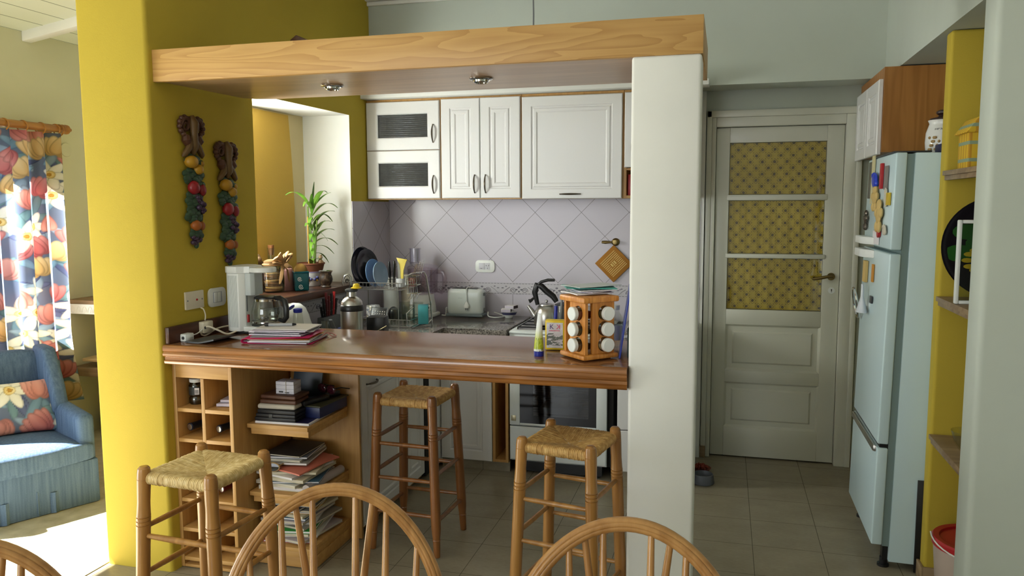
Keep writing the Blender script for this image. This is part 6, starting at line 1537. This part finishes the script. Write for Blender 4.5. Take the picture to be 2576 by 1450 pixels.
def bottle(label, x, z, foil, r=.037):
    t = thing('wine_bottle', label, 'bottle', (x, 2.815, z + r + .001), -9, group='wine bottles in the rack')
    q = RX(-90)
    b = B(); b.lathe([(.0145, .06), (.0145, .09), (.018, .105), (r, .15), (r, .30), (r - .006, .305), (0, .295)], 26, M=q); b.build('body', BOT, t)
    b = B(); b.lathe([(0, .0), (.0145, .0), (.0165, .002), (.0165, .016), (.0155, .018), (.0155, .0595)], 22, M=q, cap=False); b.build('foil', foil, t)
    b = B(); b.lathe([(0, -.0012), (.009, -.0012), (.0125, -.0008), (.0125, 0)], 20, M=q, cap=False); b.box(-.002, .002, -.0022, -.0008, -.007, .007); b.build('cap_stamp', STEEL, t)
bottle('dark wine bottle lying in the second row of the rack, left cubbyhole', -2.19, .574, FOIL)
bottle('dark wine bottle lying in the second row of the rack, right cubbyhole', -2.048, .574, FOIL)
bottle('wine bottle with maroon foil in the fourth row of the rack, right cubbyhole', -2.048, .312, M('foil_maroon', (80, 20, 30), .4).m)

# ------------------------------------------------------------ stacks on the open shelves
def pile(spec, x, y, z, group, where, seed, jx=.018, jr=7):
    rd = random.Random(seed)
    for i, (cn, mt, w, d, h, rz) in enumerate(spec):
        b = B(); b.box(-w / 2, w / 2, -d / 2, d / 2, 0, h * .16, .0005); b.box(-w / 2 + .002, w / 2 - .002, -d / 2 + .002, d / 2 - .002, h * .16, h * .84, mat=1); b.box(-w / 2, w / 2, -d / 2, d / 2, h * .84, h, .0005); b.box(-w / 2, -w / 2 + .002, -d / 2, d / 2, h * .16, h * .84)
        rr = rz + rd.uniform(-jr, jr)
        o = b.build('magazine', [mt, PAPER2 if i % 2 else PAPER], loc=(x + rd.uniform(-jx, jx), y + rd.uniform(-.012, .012), z), rz=rr)
        tag(o, '%s magazine, %s in the pile on %s' % (cn, ('topmost' if i == len(spec) - 1 else ords[i] + (' from the bottom' if i else '')), where), 'magazine', group); z += h + .0012
    return z
C = lambda n, c, r=.5: paint(n, c, r)
gA, gB, gC, gD, gE, gF, gG = C('cov_grey', (150, 146, 136)), C('cov_cream', (206, 196, 168)), C('cov_steel', (96, 100, 110)), C('cov_white', (216, 214, 206)), C('cov_blue', (60, 96, 120)), C('cov_dark', (52, 48, 46)), C('cov_yellow', (206, 166, 40))
GRN = C('cov_green', (36, 130, 48)); SAL = C('cov_salmon', (206, 116, 96)); REDC = C('cov_red', (170, 66, 62)); LIL = C('cov_lilac', (176, 164, 168))
zm = pile([('cream', gB, .215, .27, .018, 5), ('white', gD, .21, .28, .014, -4), ('blue', gE, .22, .28, .008, 8), ('pale yellow', gB, .21, .28, .014, 2), ('white', gD, .205, .27, .010, -8), ('cream', gB, .20, .26, .010, 6)], -1.80, 3.035, .3346, 'magazines on the middle shelf', 'the middle shelf', 4)
b = B(); b.tube([(0, -.14, 0), (0, .14, 0)], .019, 16); tag(b.build('rolled_magazine', M('roll_print', (170, 160, 158), .4).m, loc=(-1.678, 3.03, .3346 + .0195), rz=-4), 'rolled magazine lying beside the pile at the right edge of the middle shelf', 'magazine')
b = B(); sheet(b, .2, .25, .006, seed=8, curl=.008); tag(b.build('salmon_folder', SAL, loc=(-1.775, 3.02, zm), rz=-14), 'salmon red folder slipping out of the middle shelf pile', 'folder'); zm2 = zm + .024
zm3 = pile([('grey', gA, .19, .24, .010, 8), ('white', gD, .18, .24, .008, -4), ('steel grey', gC, .19, .22, .009, 3), ('dark grey', gF, .18, .22, .007, -3)], -1.815, 3.055, zm2, 'magazines above the salmon folder', 'the salmon folder', 9)
t = thing('sunglasses', 'dark sunglasses lying on the front of the middle shelf pile', 'sunglasses', (-1.845, 2.895, zm + .004), 8)
b = B(); b.lathe([(0, 0), (.02, .001), (.023, .003), (0, .005)], 22, sx=1.15, sy=.75, M=T(.0, 0, .018) @ RX(80)); b.build('lens', BLKG, t)
b = B(); b.tube([(.028 * cos(a), 0, .018 + .0185 * sin(a)) for a in [2 * pi * k / 20 for k in range(20)]], .003, 6, closed=True); b.tube([(.028, 0, .024), (.034, .02, .026), (.03, .10, .015)], .003, 6); b.build('frame', M('tan_frame', (170, 140, 90), .4).m, t)
zb = pile([('red', REDC, .21, .29, .010, 3), ('pink', LIL, .215, .28, .012, -5), ('white', gD, .21, .28, .010, 6), ('cream', gB, .22, .29, .012, -2), ('green', GRN, .22, .30, .012, 8), ('grey', gA, .21, .27, .010, -6), ('white', gD, .2, .26, .010, 10), ('lilac grey', LIL, .21, .27, .012, -3), ('blue', gE, .2, .26, .010, 4), ('cream', gB, .20, .26, .012, -6), ('ochre', C('cov_ochre', (206, 160, 40)), .2, .25, .009, 7), ('grey', gA, .2, .26, .010, -4), ('dark', gF, .19, .25, .012, 2), ('steel grey', gC, .19, .25, .010, -3)], -1.80, 3.035, .1046, 'magazines on the bottom shelf', 'the bottom shelf', 15)
# top shelf: folders, wallets, boxes, glasses, gadgets
zt = .6326
b = B(); b.box(-.125, .125, -.09, .16, 0, .009, .001); b.box(-.118, .118, -.084, .154, .0091, .0098, mat=1); tag(b.build('picture_book', [PAPER, M('book_navy', (46, 42, 84), .3).m], loc=(-1.79, 2.97, zt), rz=2), 'thin white-edged navy picture book lowest on the top shelf', 'book')
z = zt + .0102
for i, (lab, mt, w, d, h) in enumerate((('black portfolio lowest of three on the top shelf', M('blk_a', (22, 22, 26), .5).m, .19, .15, .016), ('black portfolio with a strap, middle of three on the top shelf', M('blk_b', (30, 30, 34), .5).m, .185, .15, .014), ('black portfolio uppermost of three on the top shelf', M('blk_c', (24, 24, 28), .5).m, .18, .145, .016))):
    b = B(); b.box(-w / 2, w / 2, -d / 2, d / 2, 0, h, .004); o = tag(b.build('portfolio', mt, loc=(-1.822 + .004 * i, 2.955, z), rz=2 - i), lab, 'portfolio', 'black portfolios on the top shelf'); z += h + .0008
    if i == 1: s_ = B(); s_.box(-.03, -.012, -d / 2 - .002, d / 2, -.001, h + .0005, .0008); s_.build('strap', DGREY, o)
b = B(); b.box(-.088, .088, -.06, .06, 0, .022, .010, seg=3); tag(b.build('wallet', M('fuzzy_white', (190, 182, 168), .95).m, loc=(-1.822, 2.95, z), rz=3), 'pale fuzzy wallet under the brown wallets', 'wallet'); z += .0225
for i, lab in enumerate(('brown leather wallet, the lower one of two', 'brown leather wallet, the upper one carrying white boxes')):
    b = B(); b.box(-.085, .085, -.058, .058, 0, .018, .006, seg=3); tag(b.build('wallet', LEATHER, loc=(-1.815, 2.955 + .006 * i, z), rz=2 - 3 * i), lab, 'wallet', 'brown wallets on the top shelf'); z += .0186
zb0 = z
for i, (lab, h) in enumerate((('white card box with small black print, lowest of three', .02), ('white card box, middle of three held by a rubber band', .018), ('white card box, top of three held by a rubber band', .014))):
    b = B(); b.box(-.042, .042, -.032, .032, 0, h, .001); o = tag(b.build('card_box', M('card_white_%d' % i, (206, 204, 214), .5).m, loc=(-1.80 , 2.965, z), rz=2), lab, 'box', 'white card boxes on the wallets')
    if i == 0: q = B(); q.box(-.028, -.008, -.0326, -.0318, .006, .012); q.box(.0, .02, -.0326, -.0318, .004, .008); q.build('print', BLK, o)
    z += h + .0006
b = B(); L_ = z - zb0; b.tube([(-.0, -.034, 0), (0, -.034, L_ + .002), (.0, .034, L_ + .002), (0, .034, 0)], .0012, 5); tag(b.build('rubber_band', PAPER2, loc=(-1.80, 2.965, zb0 + .001), rz=12), 'pale rubber band around the white card boxes', 'rubber band')
b = B(); b.box(-.07, .07, -.006, .006, 0, .19, .003); tag(b.build('spectacle_case', M('slate_case', (48, 60, 70), .4).m, loc=(-1.825, 3.14, zt + .018), rot=(R(-9), R(5), R(4))), 'dark slate flat case leaning at the back behind the white boxes', 'case')
b = B(); b.box(-.035, .045, -.11, .12, 0, .046, .002); tag(b.build('blue_box', M('box_blue', (26, 36, 82), .4).m, loc=(-1.695, 3.08, zt + .0105), rz=-3), 'dark blue box at the right end of the top shelf', 'box')
b = B(); b.box(-.05, .055, -.11, .125, 0, .006, .001); tag(b.build('notebook', M('olive_note', (60, 60, 36), .5).m, loc=(-1.70, 3.08, zt + .057), rz=-4), 'olive notebook with pale edge lying on the dark blue box', 'notebook')
b = B(); b.box(-.026, .026, -.075, .075, 0, .022, .006); tag(b.build('remote_control', BLK, loc=(-1.72, 3.03, zt + .0635), rz=-18), 'black remote control lying on the olive notebook', 'remote')
b = B(); b.box(-.02, .02, -.04, .04, 0, .024, .006); tag(b.build('phone_charger', BLK, loc=(-1.70, 3.15, zt + .0635), rz=-30), 'black gadget behind the remote on the olive notebook', 'gadget')
t = thing('sunglasses', 'maroon sunglasses on the gadgets of the top shelf', 'sunglasses', (-1.69, 3.095, zt + .088), -20)
for s in (-1, 1):
    b = B(); b.ball((s * .03, 0, .022), (.027, .008, .021), 16, 10); b.build('lens', M('maroon_lens', (52, 18, 26), .08).m, t)
b = B(); b.tube([(-.008, 0, .03), (.008, 0, .03)], .003, 6)
for s in (-1, 1): b.tube([(s * .056, 0, .03), (s * .06, .03, .03), (s * .05, .09, .012)], .003, 6)
b.build('frame', BLK, t)
